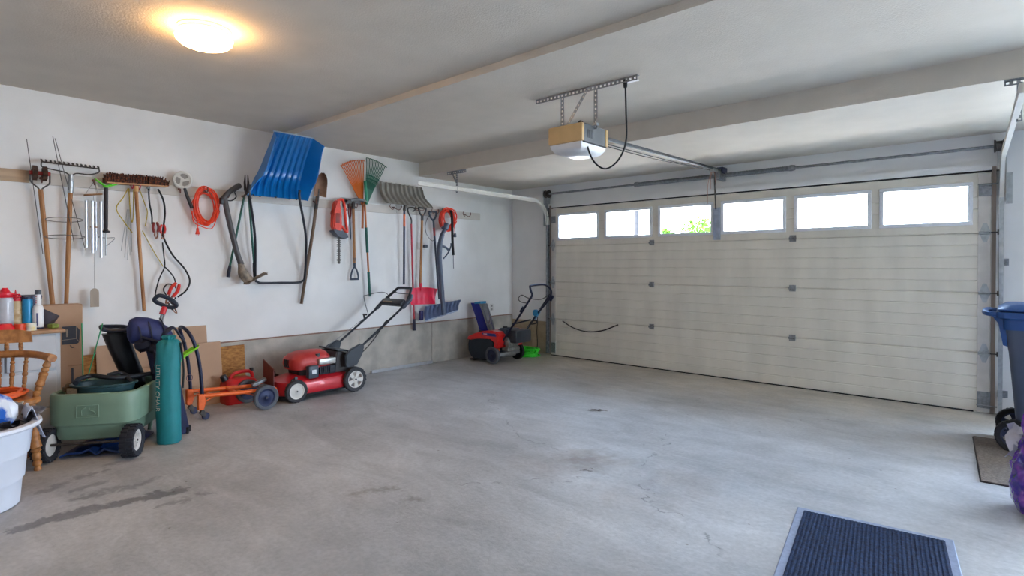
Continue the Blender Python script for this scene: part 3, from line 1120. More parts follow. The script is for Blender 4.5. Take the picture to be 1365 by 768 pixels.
# ---------------------------------------------------------------- jumper cables
t = thing('jumper_cables', 'black jumper cables with red clamps draped from the white board', 'jumper cables', (.05, -4.75, .85))
b = BM()
tube(b, sm([(.05, -4.905, 1.995), (.055, -4.90, 1.87), (.055, -4.883, 1.76), (.06, -4.882, 1.68)], 6), .0075, 6)
tube(b, sm([(.05, -4.83, 2.00), (.055, -4.79, 1.90), (.055, -4.778, 1.78), (.055, -4.795, 1.62), (.06, -4.79, 1.56), (.06, -4.72, 1.41), (.06, -4.62, 1.28), (.065, -4.578, 1.17), (.07, -4.61, 1.08), (.07, -4.68, 1.02)], 6), .0085, 6)
tube(b, sm([(.06, -4.80, 1.52), (.06, -4.79, 1.40), (.06, -4.785, 1.30), (.065, -4.83, 1.19), (.07, -4.862, 1.06), (.08, -4.865, .98)], 6), .006, 6)
tube(b, sm([(.06, -4.785, 1.30), (.065, -4.735, 1.24), (.07, -4.705, 1.18), (.075, -4.70, 1.10)], 6), .006, 6)
tube(b, sm([(.075, -4.70, 1.02), (.075, -4.72, .96), (.07, -4.69, .87)], 5), .006, 6)
tube(b, sm([(.075, -4.765, 1.02), (.08, -4.80, 1.09), (.08, -4.77, 1.14), (.075, -4.71, 1.13)], 5), .006, 6)
part('cable', b, blackrub, t)


def clamp(c, d, col, s=1.0):
    b = BM()
    c, d = V(c), V(d).normalized()
    w = V((1, 0, 0)).cross(d).normalized()
    for q in (-1, 1):
        tube(b, sm([c + w * q * .016 * s, c + d * .05 * s + w * q * .024 * s, c + d * .10 * s + w * q * .012 * s], 4), [.012 * s] * 8 + [.009 * s], 8)
    g = part('clamp', b, col, t)
    b = BM()
    for q in (-1, 1):
        tube(b, sm([c + w * q * .010 * s, c - d * .03 * s + w * q * .014 * s, c - d * .065 * s + w * q * .003 * s], 3), .006 * s, 6)
    part('jaw', b, M('copper_jaw', '#8a5a44', .4, .7), g)


clamp((.07, -4.855, 1.61), (.25, -.1, 1), M('dark_red_clamp', '#7c2320', .4), .9)
clamp((.065, -4.80, 1.60), (0, .02, 1), M('red_clamp', '#d32a24', .35), .8)
clamp((.09, -4.745, 1.035), (.0, .42, .8), M('red_clamp', '#d32a24', .35), 1.25)
clamp((.075, -4.715, .91), (0, -.5, .9), M('black_clamp', '#2a2228', .4), .7)
hook(-4.905, 1.985, 'steel hook at the left end of the jumper cables', .05, galv_dull)

# ---------------------------------------------------------------- round white vented head on black handle
t = thing('round_brush', 'round white vented head on a short black handle beside orange cord', 'brush', (.09, -4.61, 1.84))
c = V((.085, -4.64, 2.10))
hd = V((1, -.35, -.22)).normalized()
b = BM()
lathe(b, [(0, -.024), (.075, -.024), (.082, -.012), (.082, .012), (.073, .022), (.062, .022), (.060, .012), (0, .012)], c, hd, 32)
rnd = part('head', b, M('white_brush_plastic', '#d8d6d0', .4, 0, .04), t)
u = hd.orthogonal().normalized()
w = hd.cross(u)
b = BM()
for k in range(3):
    a = 2 * math.pi * k / 3 + .5
    pts = []
    for da, r in ((-.75, .018), (-.75, .052), (-.4, .057), (0, .058), (.4, .057), (.75, .052), (.75, .034), (.2, .02)):
        pts.append(c + hd * .0125 + u * math.cos(a + da) * r + w * math.sin(a + da) * r)
    prism(b, pts, hd * .0015)
part('vents', b, M('grey_vent', '#8f8b86', .6), rnd)
part('handle', tube(BM(), [c + V((.0, .012, -.06)), V((.085, -4.605, 1.96)), V((.08, -4.56, 1.845))], [.012, .015, .016], 10), blackpl, t)
hook(-4.65, 2.0, 'hook behind the round white vented brush', .03)

# ---------------------------------------------------------------- orange extension cord on the wall
t = thing('extension_cord', 'coiled orange extension cord hanging from the wall board', 'cord', (.08, -4.43, 1.6))
pts = coil((.085, -4.435, 1.866), .098, .165, 13, 'x', jit=.024, seed=5, thick=.035)
part('coil', tube(BM(), pts, .0052, 5), orangecord, t)
b = BM()
tube(b, sm([(.09, -4.53, 1.88), (.09, -4.52, 1.76), (.085, -4.515, 1.66)], 5), .0045, 5)
tube(b, sm([(.10, -4.565, 1.82), (.10, -4.555, 1.72), (.095, -4.49, 1.68), (.09, -4.40, 1.66), (.085, -4.36, 1.72), (.09, -4.34, 1.80)], 5), .0045, 5)
part('loose_end', b, orangecord, t)
b = BM()
lathe(b, [(.005, .05), (.011, .045), (.013, .02), (.019, .0), (.019, -.012)], (.085, -4.515, 1.615), n=10)
for s in (-1, 1):
    bb(b, (.082, -4.515 + s * .007 - .001, 1.59), (.088, -4.515 + s * .007 + .001, 1.604))
part('plug', b, orangepl, t)
hook(-4.436, 2.02, 'hook carrying the coiled orange extension cord', .09)

# ---------------------------------------------------------------- black pole trimmer
t = thing('string_trimmer', 'grey black string trimmer hung upright with dirty flared lower guard', 'trimmer', (.12, -4.15, 1.13))
trim_m = M('trimmer_charcoal', '#4a4648', .5, 0, .15, 15)
dirty = M('grass_stained_plastic', '#5d5650', .7, 0, .3, 18, hex2='#9a8a78')
b = BM()
tube(b, sm([(.12, -4.285, 1.955), (.12, -4.255, 1.80), (.12, -4.21, 1.60), (.12, -4.165, 1.42), (.12, -4.13, 1.32)], 5), [.026] * 17 + [.026, .027, .028, .03], 12)
part('shaft', b, trim_m, t)
b = BM()
tube(b, sm([(.12, -4.135, 1.33), (.12, -4.115, 1.24), (.12, -4.075, 1.18), (.125, -4.04, 1.155)], 5), [.029, .03, .034, .038, .043, .046, .047, .047, .047, .048, .048, .048, .048, .046, .044, .042], 14)
part('motor_head', b, dirty, t)
b = BM()
d = V((0, .195, .10))
prism(b, [(.10, -4.105, 1.122), (.19, -4.105, 1.122), (.20, -4.095, 1.137), (.10, -4.095, 1.142)], d)
tube(b, sm([(.14, -3.925, 1.222), (.15, -3.90, 1.235), (.15, -3.885, 1.215)], 3), .008, 6)
part('line_guard', b, dirty, t)
b = BM()
tube(b, sm([(.12, -4.305, 1.945), (.12, -4.25, 2.015), (.12, -4.18, 2.075), (.12, -4.135, 2.10)], 5), [.025] * 12 + [.027, .028, .028, .024], 10)
part('grip', b, trim_m, t)
b = BM()
tube(b, sm([(.12, -4.265, 1.94), (.12, -4.215, 1.945), (.12, -4.175, 1.985), (.12, -4.19, 2.03), (.12, -4.15, 2.07)], 5), .0065, 6)
part('trigger_guard', b, blackpl, t)
part('cord_retainer', bb(BM(), (.10, -4.33, 1.90), (.14, -4.295, 1.965), bev=.008), blackpl, t)
hook(-4.24, 1.99, 'hook through the black trimmer grip', .09)

# ---------------------------------------------------------------- loppers
t = thing('lopper', 'green handled lopper hung jaws up with open crossed legs', 'lopper', (.05, -4.09, 1.18))
greenst = M('dark_green_handle_paint', '#1c5a4f', .4, .2, .1, 20)
b = BM()
tube(b, [(.07, -4.075, 2.01), (.06, -4.15, 1.62), (.05, -4.212, 1.30)], .011, 8)
part('handle', b, greenst, t)
b = BM()
tube(b, [(.075, -4.035, 2.01), (.06, -4.0, 1.62), (.055, -3.975, 1.33)], .011, 8)
part('handle', b, greenst, t)
for a, c in (((.05, -4.21, 1.31), (.048, -4.228, 1.195)), ((.055, -3.976, 1.34), (.055, -3.968, 1.185))):
    b = BM()
    tube(b, [a, V(a).lerp(V(c), .5), c], [.014, .017, .015], 10)
    part('grip', b, M('navy_grip', '#1f2236', .7, 0, .2, 30), t)
for s in (-1, 1):
    b = BM()
    o = [(-.012, 0), (.004, -.01), (.02, .05), (.022, .12), (.012, .19), (.004, .20), (.002, .12)]
    prism(b, [(.072 + (.004 if s > 0 else -.004), -4.056 + s * (y + .004), 2.02 + z) for y, z in o], (.004, 0, 0))
    part('blade', b, steel_dark, t)
b = BM()
cyl(b, (.06, -4.056, 2.055), (.09, -4.056, 2.055), .016, n=12)
tube(b, sm([(.072, -4.085, 1.99), (.075, -4.07, 2.02), (.075, -4.03, 2.025), (.072, -4.02, 1.995), (.072, -4.005, 1.99)], 4), .007, 6)
part('pivot', b, steel_dark, t)
hook(-4.075, 1.985, 'hook between the legs of the green lopper', .05)

# ---------------------------------------------------------------- blue snow scoop
t = thing('snow_scoop', 'big ribbed bright blue snow scoop with a black U-shaped handle', 'snow scoop', (.2, -3.75, 1.12))
blue = M('bright_blue_plastic', '#0b72bd', .3, 0, .06, 5, coat=.2)
# profile from lip to back edge, as (x, z, y shift) with the whole scoop leaning to the right at the top
prof = [(.360, 2.634, .0), (.300, 2.53, -.018), (.245, 2.42, -.034), (.195, 2.31, -.048), (.165, 2.235, -.062), (.175, 2.165, -.09), (.235, 2.08, -.135), (.335, 1.985, -.185)]
yl, yr = -3.908, -3.490
NJ = 107


def ribh(u):
    """seven raised ribs across the scoop floor"""
    k = (u * 7.6 + .25) % 1.0
    return .024 * max(0, min(1, (k - .04) / .22, (.50 - k) / .07))


grid = []
for i, (x, z, dy) in enumerate(prof):
    row = []
    wgrow = .0 + .10 * i / (len(prof) - 1)
    for j in range(NJ):
        u = j / (NJ - 1)
        y = yl + (yr - yl) * u + dy + (u - .5) * wgrow
        # normal direction of the profile, ribs stand toward the inside
        a, c = prof[max(i - 1, 0)], prof[min(i + 1, len(prof) - 1)]
        d = V((c[0] - a[0], c[1] - a[1])).normalized()
        nx, nz = -d.y, d.x
        h = ribh(u) if 0 < i < len(prof) - 1 else 0
        row.append((x + nx * h, y, z + nz * h))
    grid.append(row)
b = BM()
sheet(b, grid, -.005)
part('scoop_floor', b, blue, t, smooth=50)
for s in (0, 1):
    b = BM()
    edge = [V(r[0 if s == 0 else -1]) for r in grid]
    out = []
    for i, p in enumerate(edge):
        hh = [.085, .12, .15, .17, .165, .13, .08, .01][i]
        a, c = prof[max(i - 1, 0)], prof[min(i + 1, len(prof) - 1)]
        out.append(p + V((hh, (.075 if s else -.018), (-.45 if i == 0 else -.15) * hh * 2)))
    sheet(b, [edge, [e.lerp(o, .5) for e, o in zip(edge, out)], out], .005 if s else -.005)
    tube(b, out, .006, 6)
    part('scoop_side', b, blue, t, smooth=50)
b = BM()
tube(b, [V(grid[0][0]) + V((0, -.01, .004)), V(grid[0][-1]) + V((0, .01, .004))], .008, 6, flat=(1, .6))
part('lip_strip', b, M('pale_lip_strip', '#b9c2cc', .4, .3), t)
b = BM()
e0, e1 = V(grid[-1][0]), V(grid[-1][-1])
tube(b, sm([e0 + V((0, .004, .10)), e0 + V((0, .004, 0)), (.20, -4.03, 1.60), (.075, -3.972, 1.20), (.065, -3.945, 1.145), (.062, -3.89, 1.130), (.062, -3.70, 1.128), (.062, -3.52, 1.126), (.065, -3.462, 1.142), (.075, -3.438, 1.20), (.22, -3.50, 1.60), e1 + V((0, -.004, 0)), e1 + V((0, -.004, .10))], 6), .0125, 10)
part('handle', b, M('black_handle_tube', '#2a2d36', .4, .3, .1, 20), t)
b = BM()
for f in (.08, .5, .92):
    cyl(b, e0.lerp(e1, f) + V((-.02, 0, .012)), e0.lerp(e1, f) + V((.012, 0, .0)), .008, n=8)
part('rivet', b, steel_dark, t)
for y in (-3.93, -3.62):
    hook(y, 2.03, 'hook behind the blue scoop, ' + ('left' if y < -3.8 else 'right') + ' side', .11)

# ---------------------------------------------------------------- round point shovel
t = thing('round_shovel', 'round point shovel with rusty blade up, right of the blue scoop', 'shovel', (.05, -3.37, .89))
part('handle', tube(BM(), [(.055, -3.275, 2.10), (.075, -3.33, 1.75), (.06, -3.41, 1.25), (.045, -3.463, .893)], [.017, .018, .0185, .017], 10), woodh_dark, t)
g = []
for i in range(11):
    f = i / 10
    z = 2.085 + f * .255
    w = .075 * (1 - .0 * f) if f < .45 else .075 * math.sqrt(max(0.02, 1 - ((f - .45) / .56) ** 2))
    cy = -3.268 + f * .035
    g.append([(.06 + .035 * abs(k / 4) ** 1.6 + .03 * (f - .5) ** 2, cy + w * k / 4, z - (.02 * abs(k / 4) if i == 0 else 0)) for k in range(-4, 5)])
b = BM()
sheet(b, g, .003)
part('blade', b, M('rusty_brown_blade', '#6a4632', .6, .3, .2, 12, hex2='#8d6a52'), t, smooth=60)
part('socket', tube(BM(), [(.058, -3.262, 2.16), (.056, -3.273, 2.08), (.064, -3.30, 1.93)], [.010, .020, .021], 10), steel_dark, t)
hook(-3.30, 2.0, 'hook carrying the rusty round point shovel', .05)

# ---------------------------------------------------------------- hedge trimmer
t = thing('hedge_trimmer', 'orange red electric hedge trimmer hung blade down', 'hedge trimmer', (.09, -3.03, 1.31))
b = BM()
o = [(-3.085, 2.035), (-3.055, 2.055), (-3.035, 2.02), (-3.045, 1.94), (-3.035, 1.86), (-3.015, 1.80), (-3.02, 1.72), (-3.04, 1.69), (-3.10, 1.69), (-3.125, 1.75), (-3.12, 1.86), (-3.105, 1.90), (-3.10, 2.0)]
prism(b, [(.055, y, z) for y, z in o], (.085, 0, 0))
bmesh.ops.bevel(b, geom=[e for e in b.edges if abs((e.verts[0].co - e.verts[1].co).x) < .01], offset=.012, segments=2, affect='EDGES')
part('body', b, orangepl, t)
b = BM()
tube(b, sm([(.095, -3.05, 2.045), (.10, -2.995, 2.06), (.10, -2.965, 2.0), (.10, -2.955, 1.90), (.10, -2.945, 1.80), (.10, -2.93, 1.70), (.10, -2.955, 1.705), (.10, -2.985, 1.74), (.10, -3.01, 1.76)], 5), .016, 8)
part('rear_handle', b, orangepl, t)
b = BM()
bb(b, (.138, -3.10, 1.79), (.145, -3.05, 1.90), bev=.003)
part('side_label', b, M('dark_red_label', '#8c241a', .4), t)
b = BM()
prism(b, [(.05, -3.13, 1.70), (.05, -3.115, 1.712), (.05, -3.01, 1.70), (.05, -2.955, 1.665), (.05, -2.945, 1.63), (.05, -2.99, 1.615), (.05, -3.07, 1.64)], (.10, 0, 0))
part('hand_guard', b, M('dark_slate_guard', '#2d3446', .4, 0, .1), t)
b = BM()
bb(b, (.085, -3.039, 1.33), (.092, -3.020, 1.64))
for k in range(14):
    z = 1.335 + k * .021
    for s in (-1, 1):
        prism(b, [(.084, -3.030 + s * .008, z), (.084, -3.030 + s * .031, z + .006), (.084, -3.030 + s * .008, z + .014)], (.006, 0, 0))
part('cutting_blade', b, steel_dark, t)
hook(-3.03, 2.02, 'hook carrying the red hedge trimmer', .07)

# ---------------------------------------------------------------- D-handled spade hung head up
t = thing('garden_spade', 'short D-grip spade hung upside down beside the hedge trimmer', 'spade', (.05, -2.81, 1.15))
part('shaft', tube(BM(), [(.055, -2.822, 2.06), (.052, -2.812, 1.7), (.05, -2.803, 1.34)], .0165, 10), woodh, t)
slate = M('slate_blue_steel', '#3c4656', .45, .4, .1, 20)
b = BM()
cyl(b, (.05, -2.804, 1.40), (.05, -2.802, 1.30), .017, .015, n=12)
d_grip(b, (.05, -2.802, 1.30), (0, 0, -1), .10, .15, .010)
part('d_grip', b, slate, t)
g = []
for i in range(8):
    f = i / 7
    x = .05 + .10 * math.sin(f * 1.5)
    z = 2.035 + .06 * math.sin(f * 2.6)
    g.append([(x, -2.80 + k * .122 / 4 * (1 - .12 * f), z - .018 * (k / 4) ** 2) for k in range(-4, 5)])
b = BM()
sheet(b, g, .004)
part('blade', b, M('worn_grey_blade', '#878b8c', .5, .4, .2, 12), t, smooth=60)
part('socket', tube(BM(), [(.056, -2.822, 2.09), (.055, -2.82, 1.97)], [.024, .019], 10), steel_dark, t)
hook(-2.79, 2.0, 'hook carrying the short D-grip spade', .06)

# ---------------------------------------------------------------- pruning saw and blue shears
t = thing('pruning_saw', 'white bladed pruning saw hanging behind the short spade', 'saw', (.035, -2.88, 1.59))
b = BM()
prism(b, [(.03, -2.915, 1.97), (.03, -2.865, 1.97), (.03, -2.868, 1.85), (.03, -2.885, 1.60), (.03, -2.90, 1.585), (.03, -2.905, 1.80)], (.004, 0, 0))
part('blade', b, M('pale_saw_steel', '#d5d7da', .35, .4), t)
b = BM()
tube(b, sm([(.032, -2.89, 1.95), (.032, -2.935, 2.0), (.032, -2.92, 2.06), (.032, -2.87, 2.05), (.032, -2.865, 1.98)], 4), .012, 8)
part('handle', b, slate, t)
t = thing('pruning_shears', 'small steel blue shears behind the short spade shaft', 'shears', (.04, -2.845, 1.6))
b = BM()
prism(b, [(.03, -2.862, 1.86), (.03, -2.848, 1.86), (.03, -2.836, 1.66), (.03, -2.838, 1.61), (.03, -2.85, 1.64)], (.006, 0, 0))
part('blade', b, slate, t)
b = BM()
tube(b, sm([(.035, -2.855, 1.85), (.035, -2.872, 1.92), (.035, -2.865, 2.0)], 4), .008, 6)
tube(b, sm([(.035, -2.855, 1.85), (.035, -2.84, 1.92), (.035, -2.846, 2.0)], 4), .008, 6)
part('grips', b, M('dark_red_grip', '#6d2a28', .5), t)
hook(-2.875, 2.01, 'small hook for the saw and shears', .03)

# ---------------------------------------------------------------- two leaf rakes
def leaf_rake(cx, apex, spread0, spread1, length, n, mat, hookx, sgn=1):
    """tine fan in the plane x=cx: tines from apex fanning between two angles (deg from +z towards +y)"""
    ap = V((cx, *apex))
    res = []
    for k in range(n):
        a = R(spread0 + (spread1 - spread0) * k / (n - 1))
        e = ap + V((0, math.sin(a), math.cos(a))) * length
        mid = ap + V((0, math.sin(a), math.cos(a))) * length * .45
        b = BM()
        tube(b, sm([ap + V((0, math.sin(a) * .03, .01)), mid, ap + V((.01, math.sin(a) * length * .86, math.cos(a) * length * .86)), e + V((hookx, 0, 0)), e + V((hookx + .025, .012 * sgn, -.012))], 3), .0052, 5, flat=(1, .7))
        res.append(b)
    return res


og = M('orange_tine_plastic', '#e2731f', .45, 0, .1, 12)
gg = M('dark_green_tine_plastic', '#0c5b46', .45, 0, .1, 12)
t = thing('leaf_rake', 'orange fan leaf rake hung tines up, mostly left of the green one', 'rake', (.07, -2.72, 1.9), group=None)
for b in leaf_rake(.075, (-2.70, 2.02), -34, 0, .53, 14, og, .0):
    part('tine', b, og, t)
b = BM()
prism(b, [(.068, -2.715, 2.03), (.068, -2.685, 2.03), (.068, -2.712, 2.22), (.068, -2.83, 2.20)], (.008, 0, 0))
part('fan_plate', b, og, t)
part('handle', tube(BM(), [(.072, -2.70, 2.06), (.06, -2.70, 1.75)], .014, 10), M('orange_handle_wood', '#bb6e3a', .5, 0, .15, 6, stretch=(6, 6, .6)), t)
t = thing('leaf_rake', 'dark green fan leaf rake hung tines up with green sleeved handle', 'rake', (.10, -2.66, .94))
for b in leaf_rake(.115, (-2.69, 2.02), 1, 29, .56, 13, gg, .0):
    part('tine', b, gg, t)
b = BM()
for a0, a1, l0, l1 in ((2, 28, .06, .20),):
    ap = V((.113, -2.69, 2.02))
    pts = [ap + V((0, math.sin(R(a)) * l0, math.cos(R(a)) * l0)) for a in (a0, a1)] + [ap + V((0, math.sin(R(a)) * l1, math.cos(R(a)) * l1)) for a in (28, 22, 15, 8, 2)]
    prism(b, [pts[0], pts[1]] + pts[2:], (.007, 0, 0))
part('fan_plate', b, gg, t)
b = BM()
ap = V((.118, -2.69, 2.02))
for l in (.32, .36):
    tube(b, [ap + V((.004, math.sin(R(a)) * l, math.cos(R(a)) * l)) for a in range(0, 31, 5)], .006, 6)
part('spreader_bar', b, gg, t)
part('clip_spine', tube(BM(), sm([(.13, -2.69, 2.03), (.135, -2.70, 2.15), (.13, -2.71, 2.30)], 4), .017, 8), M('pale_green_clip', '#2c8a68', .4), t)
hpts = [V((.115, -2.705, 2.06)), V((.085, -2.617, .945))]
part('handle', tube(BM(), hpts, .0115, 10), M('orange_handle_wood', '#bb6e3a'), t)
for a, c in ((.27, .53), (.74, 1.0)):
    part('grip_sleeve', cyl(BM(), hpts[0].lerp(hpts[1], a), hpts[0].lerp(hpts[1], c) + V((0, 0, -.004)), .016, n=12), M('teal_grip_sleeve', '#155a4e', .6, 0, .1, 30), t)
hook(-2.70, 2.03, 'hook behind the two fan leaf rakes', .08)

# ---------------------------------------------------------------- snow shovels
def blade_sheet(top_l, top_r, bot_l, bot_r, bulge, n, ribs, ribd, up=6, out=V((1, 0, 0))):
    """curved snow blade between four corners, hollow towards 'out', with vertical ribs"""
    tl, tr, bl, br = (V(p) for p in (top_l, top_r, bot_l, bot_r))
    g = []
    for i in range(up + 1):
        f = i / up
        row = []
        for j in range(n + 1):
            u = j / n
            p = tl.lerp(tr, u).lerp(bl.lerp(br, u), f)
            k = (u * ribs) % 1.0
            h = ribd * max(0, min(1, (k - .08) / .12, (.66 - k) / .12)) * (1 if 0 < i < up else .2)
            row.append(p - out * (bulge * math.sin(math.pi * f)) + out * h)
        g.append(row)
    return g


t = thing('snow_pusher', 'wide grey ribbed snow pusher hung blade up on a dark pole', 'snow shovel', (.08, -2.12, 1.06))
gp = M('warm_grey_plastic', '#8d8880', .5, 0, .1, 8)
b = BM()
sheet(b, blade_sheet((.10, -2.478, 2.330), (.10, -1.845, 2.325), (.17, -2.43, 2.065), (.17, -1.70, 2.055), .075, 110, 9.2, .034), .004)
part('blade', b, gp, t, smooth=50)
part('wear_strip', tube(BM(), [(.10, -2.48, 2.333), (.10, -1.845, 2.328)], .009, 6, flat=(1, 1)), M('white_wear_strip', '#e4e2dc', .4), t)
b = BM()
tube(b, sm([(.135, -2.12, 2.085), (.125, -2.122, 2.06), (.11, -2.122, 2.0)], 4), .020, 10)
part('socket', b, steel_dark, t)
part('shaft', tube(BM(), [(.11, -2.122, 2.05), (.085, -2.112, 1.07)], .0135, 10), M('navy_steel_tube', '#33384f', .4, .4, .1), t)
part('orange_band', cyl(BM(), (.107, -2.121, 1.95), (.103, -2.119, 1.80), .0145, n=12), M('orange_band', '#d9632f', .4), t)
hook2(-2.24, 2.035, 'double wire hook under the left end of the grey pusher blade')

t = thing('ice_scraper', 'long red ice scraper pole with bent black top and black tip', 'scraper', (.06, -1.94, .45))
part('pole', tube(BM(), [(.075, -1.985, 1.84), (.065, -1.955, 1.10), (.055, -1.925, .60)], .012, 10), M('red_pole_paint', '#b0293c', .4, .2, .1), t)
b = BM()
tube(b, sm([(.075, -1.984, 1.83), (.08, -1.99, 1.90), (.08, -2.035, 1.98), (.08, -2.04, 2.035), (.08, -1.97, 2.05), (.08, -1.925, 2.03), (.08, -1.965, 2.0)], 5), .0095, 8)
part('bent_grip', b, steel_dark, t)
part('tip', tube(BM(), [(.055, -1.926, .62), (.052, -1.918, .47)], [.017, .02], 10), M('navy_tip', '#1d1c3a', .5), t)

t = thing('snow_shovel', 'red bladed snow shovel with wooden shaft and black D-grip', 'snow shovel', (.07, -1.8, .78))
part('shaft', tube(BM(), [(.085, -1.815, 1.97), (.08, -1.845, 1.03)], .0155, 10), woodh, t)
b = BM()
d_grip(b, (.085, -1.813, 1.945), (0, 0, 1), .12, .115, .0125)
cyl(b, (.085, -1.814, 1.96), (.085, -1.816, 1.89), .018, n=12)
part('d_grip', b, M('black_grip_plastic', '#26242a', .4), t)
b = BM()
gr = blade_sheet((.09, -2.00, 1.035), (.09, -1.552, 1.015), (.16, -2.055, .815), (.16, -1.66, .805), .02, 24, 5, .003)
gr = [[V(p) + V((0, 0, -.02 * abs(2 * j / 24 - 1) ** 2 if i == 0 else 0)) for j, p in enumerate(r)] for i, r in enumerate(gr)]
sheet(b, gr, .004)
part('blade', b, M('crimson_plastic', '#e0143f', .4, 0, .08, 8), t, smooth=50)
part('socket', tube(BM(), [(.085, -1.843, 1.08), (.10, -1.845, .98)], [.019, .014], 10), M('crimson_plastic', '#e0143f'), t)

t = thing('snow_shovel', 'slate blue ribbed snow shovel with grey shaft and red collar', 'snow shovel', (.08, -1.5, .55))
b = BM()
tube(b, [(.08, -1.622, 1.93), (.075, -1.575, 1.45), (.085, -1.525, .86)], .0135, 10)
part('shaft', b, slate, t)
part('red_collar', cyl(BM(), (.079, -1.61, 1.81), (.078, -1.60, 1.71), .0150, n=12), M('red_collar', '#9d2e38', .4), t)
b = BM()
d_grip(b, (.08, -1.625, 1.90), (0, -.06, 1), .12, .12, .0125)
part('d_grip', b, slate, t)
b = BM()
sheet(b, blade_sheet((.085, -1.76, .775), (.085, -1.135, .835), (.20, -1.86, .60), (.20, -1.30, .70), .03, 100, 8.3, .026), .004)
part('blade', b, M('slate_blade_plastic', '#59688a', .45, 0, .12, 8), t, smooth=50)
b = BM()
tube(b, [(.20, -1.865, .597), (.20, -1.298, .698)], .009, 6)
part('wear_strip', b, M('pale_blue_wear_strip', '#a7b3cb', .4, .2), t)
part('blade_end_cap', bb(BM(), (.085, -1.88, .60), (.13, -1.83, .72), bev=.01), M('indigo_plastic', '#23215e', .5), t)

# ---------------------------------------------------------------- pole saw / blower with orange cord
t = thing('leaf_blower', 'long slate leaf blower tube hanging nose down with its upper handle', 'leaf blower', (.16, -1.56, .64))
bl_m = M('blower_slate_plastic', '#4e596e', .4, 0, .12, 8)
b = BM()
tube(b, sm([(.16, -1.485, 1.80), (.16, -1.535, 1.72), (.16, -1.575, 1.60), (.16, -1.585, 1.45), (.18, -1.585, 1.2), (.215, -1.585, .90), (.245, -1.585, .66)], 6), [.026] * 6 + [.031] * 6 + [.034] * 6 + [.032] * 12 + [.030] * 7, 14)
part('tube', b, bl_m, t)
b = BM()
tube(b, sm([(.16, -1.575, 1.56), (.17, -1.52, 1.565), (.18, -1.455, 1.53), (.18, -1.45, 1.51)], 5), .016, 8)
part('handle', b, bl_m, t)
b = BM()
tube(b, sm([(.17, -1.525, 1.40), (.18, -1.45, 1.48), (.18, -1.40, 1.57), (.175, -1.395, 1.61)], 5), .009, 8)
part('support_hook', b, slate, t)
part('motor_end', lathe(BM(), [(.02, .05), (.045, .04), (.05, 0), (.045, -.04), (.03, -.05)], (.155, -1.475, 1.83), (0, .4, 1), 16), bl_m, t)
t = thing('extension_cord', 'thick orange red cord ring over the leaf blower', 'cord', (.14, -1.41, 1.76))
part('coil', tube(BM(), coil((.13, -1.41, 1.93), .118, .135, 16, 'x', jit=.026, seed=11, thick=.034), .009, 5), M('red_orange_cord', '#f03a1e', .45, 0, .06), t)
b = BM()
tube(b, sm([(.13, -1.30, 1.87), (.13, -1.285, 1.80), (.13, -1.28, 1.74)], 4), .005, 5)
part('loose_end', b, M('red_orange_cord', '#f03a1e'), t)
part('plug', lathe(BM(), [(.005, .03), (.016, .02), (.022, -.02), (.012, -.03)], (.13, -1.28, 1.725), n=10), M('grey_plug', '#4e5262', .5), t)
t = thing('hanging_strap', 'black strap hanging in front of the orange cord ring', 'strap', (.2, -1.38, 1.3))
b = BM()
tube(b, sm([(.05, -1.40, 2.035), (.14, -1.40, 2.045), (.19, -1.40, 2.02), (.20, -1.395, 1.85), (.195, -1.385, 1.65), (.19, -1.365, 1.45)], 6), .017, 6, flat=(1, .25))
part('webbing', b, blackrub, t)
part('tail', tube(BM(), sm([(.19, -1.365, 1.47), (.185, -1.36, 1.36), (.18, -1.352, 1.27)], 4), .005, 5), M('grey_cord', '#7a7d84', .6), t)
t = thing('thin_cable', 'thin dark looped cable beside the slate shovel grip', 'cable', (.05, -1.68, 1.6))
part('loop', tube(BM(), sm([(.04, -1.66, 1.97), (.05, -1.715, 1.90), (.055, -1.74, 1.80), (.055, -1.70, 1.70), (.05, -1.62, 1.64), (.05, -1.58, 1.66)], 6), .004, 5), steel_dark, t)
hook2(-1.36, 2.05, 'double wire hook left of the corner above the orange cord ring', w=.12)
hook2(-1.02, 2.03, 'empty double wire hook nearest the corner', w=.075)
hook2(-1.60, 2.03, 'double wire hook behind the slate shovel grip', w=.06)
hook2(-1.86, 2.05, 'double wire hook holding the black D-grip of the red shovel', w=.075)

# ---------------------------------------------------------------- wall outlets
def outlet(y, z, label, w=.07, h=.115):
    t = thing('wall_outlet', label, 'outlet', (.0, y, z))
    part('cover_plate', bb(BM(), (.0, y - w / 2, z - h / 2), (.006, y + w / 2, z + h / 2), bev=.003), M('outlet_white', '#d9d7d3', .4, 0, .02), t)
    for dz in (-.025, .025):
        b = BM()
        lathe(b, [(0, 0), (.015, 0), (.015, .003), (0, .003)], (.005, y, z + dz), (1, 0, 0), 16)
        part('socket', b, M('outlet_grey', '#8c8a88', .5), t)
    return t


t = outlet(-1.77, 1.565, 'wall outlet with white plug behind the red shovel shaft', .13, .09)
part('plug', bb(BM(), (.006, -1.745, 1.545), (.05, -1.69, 1.585), bev=.008), M('plug_slate', '#4c5560', .4), t)
outlet(-.42, .68, 'lone wall outlet near the corner above the snow blower')
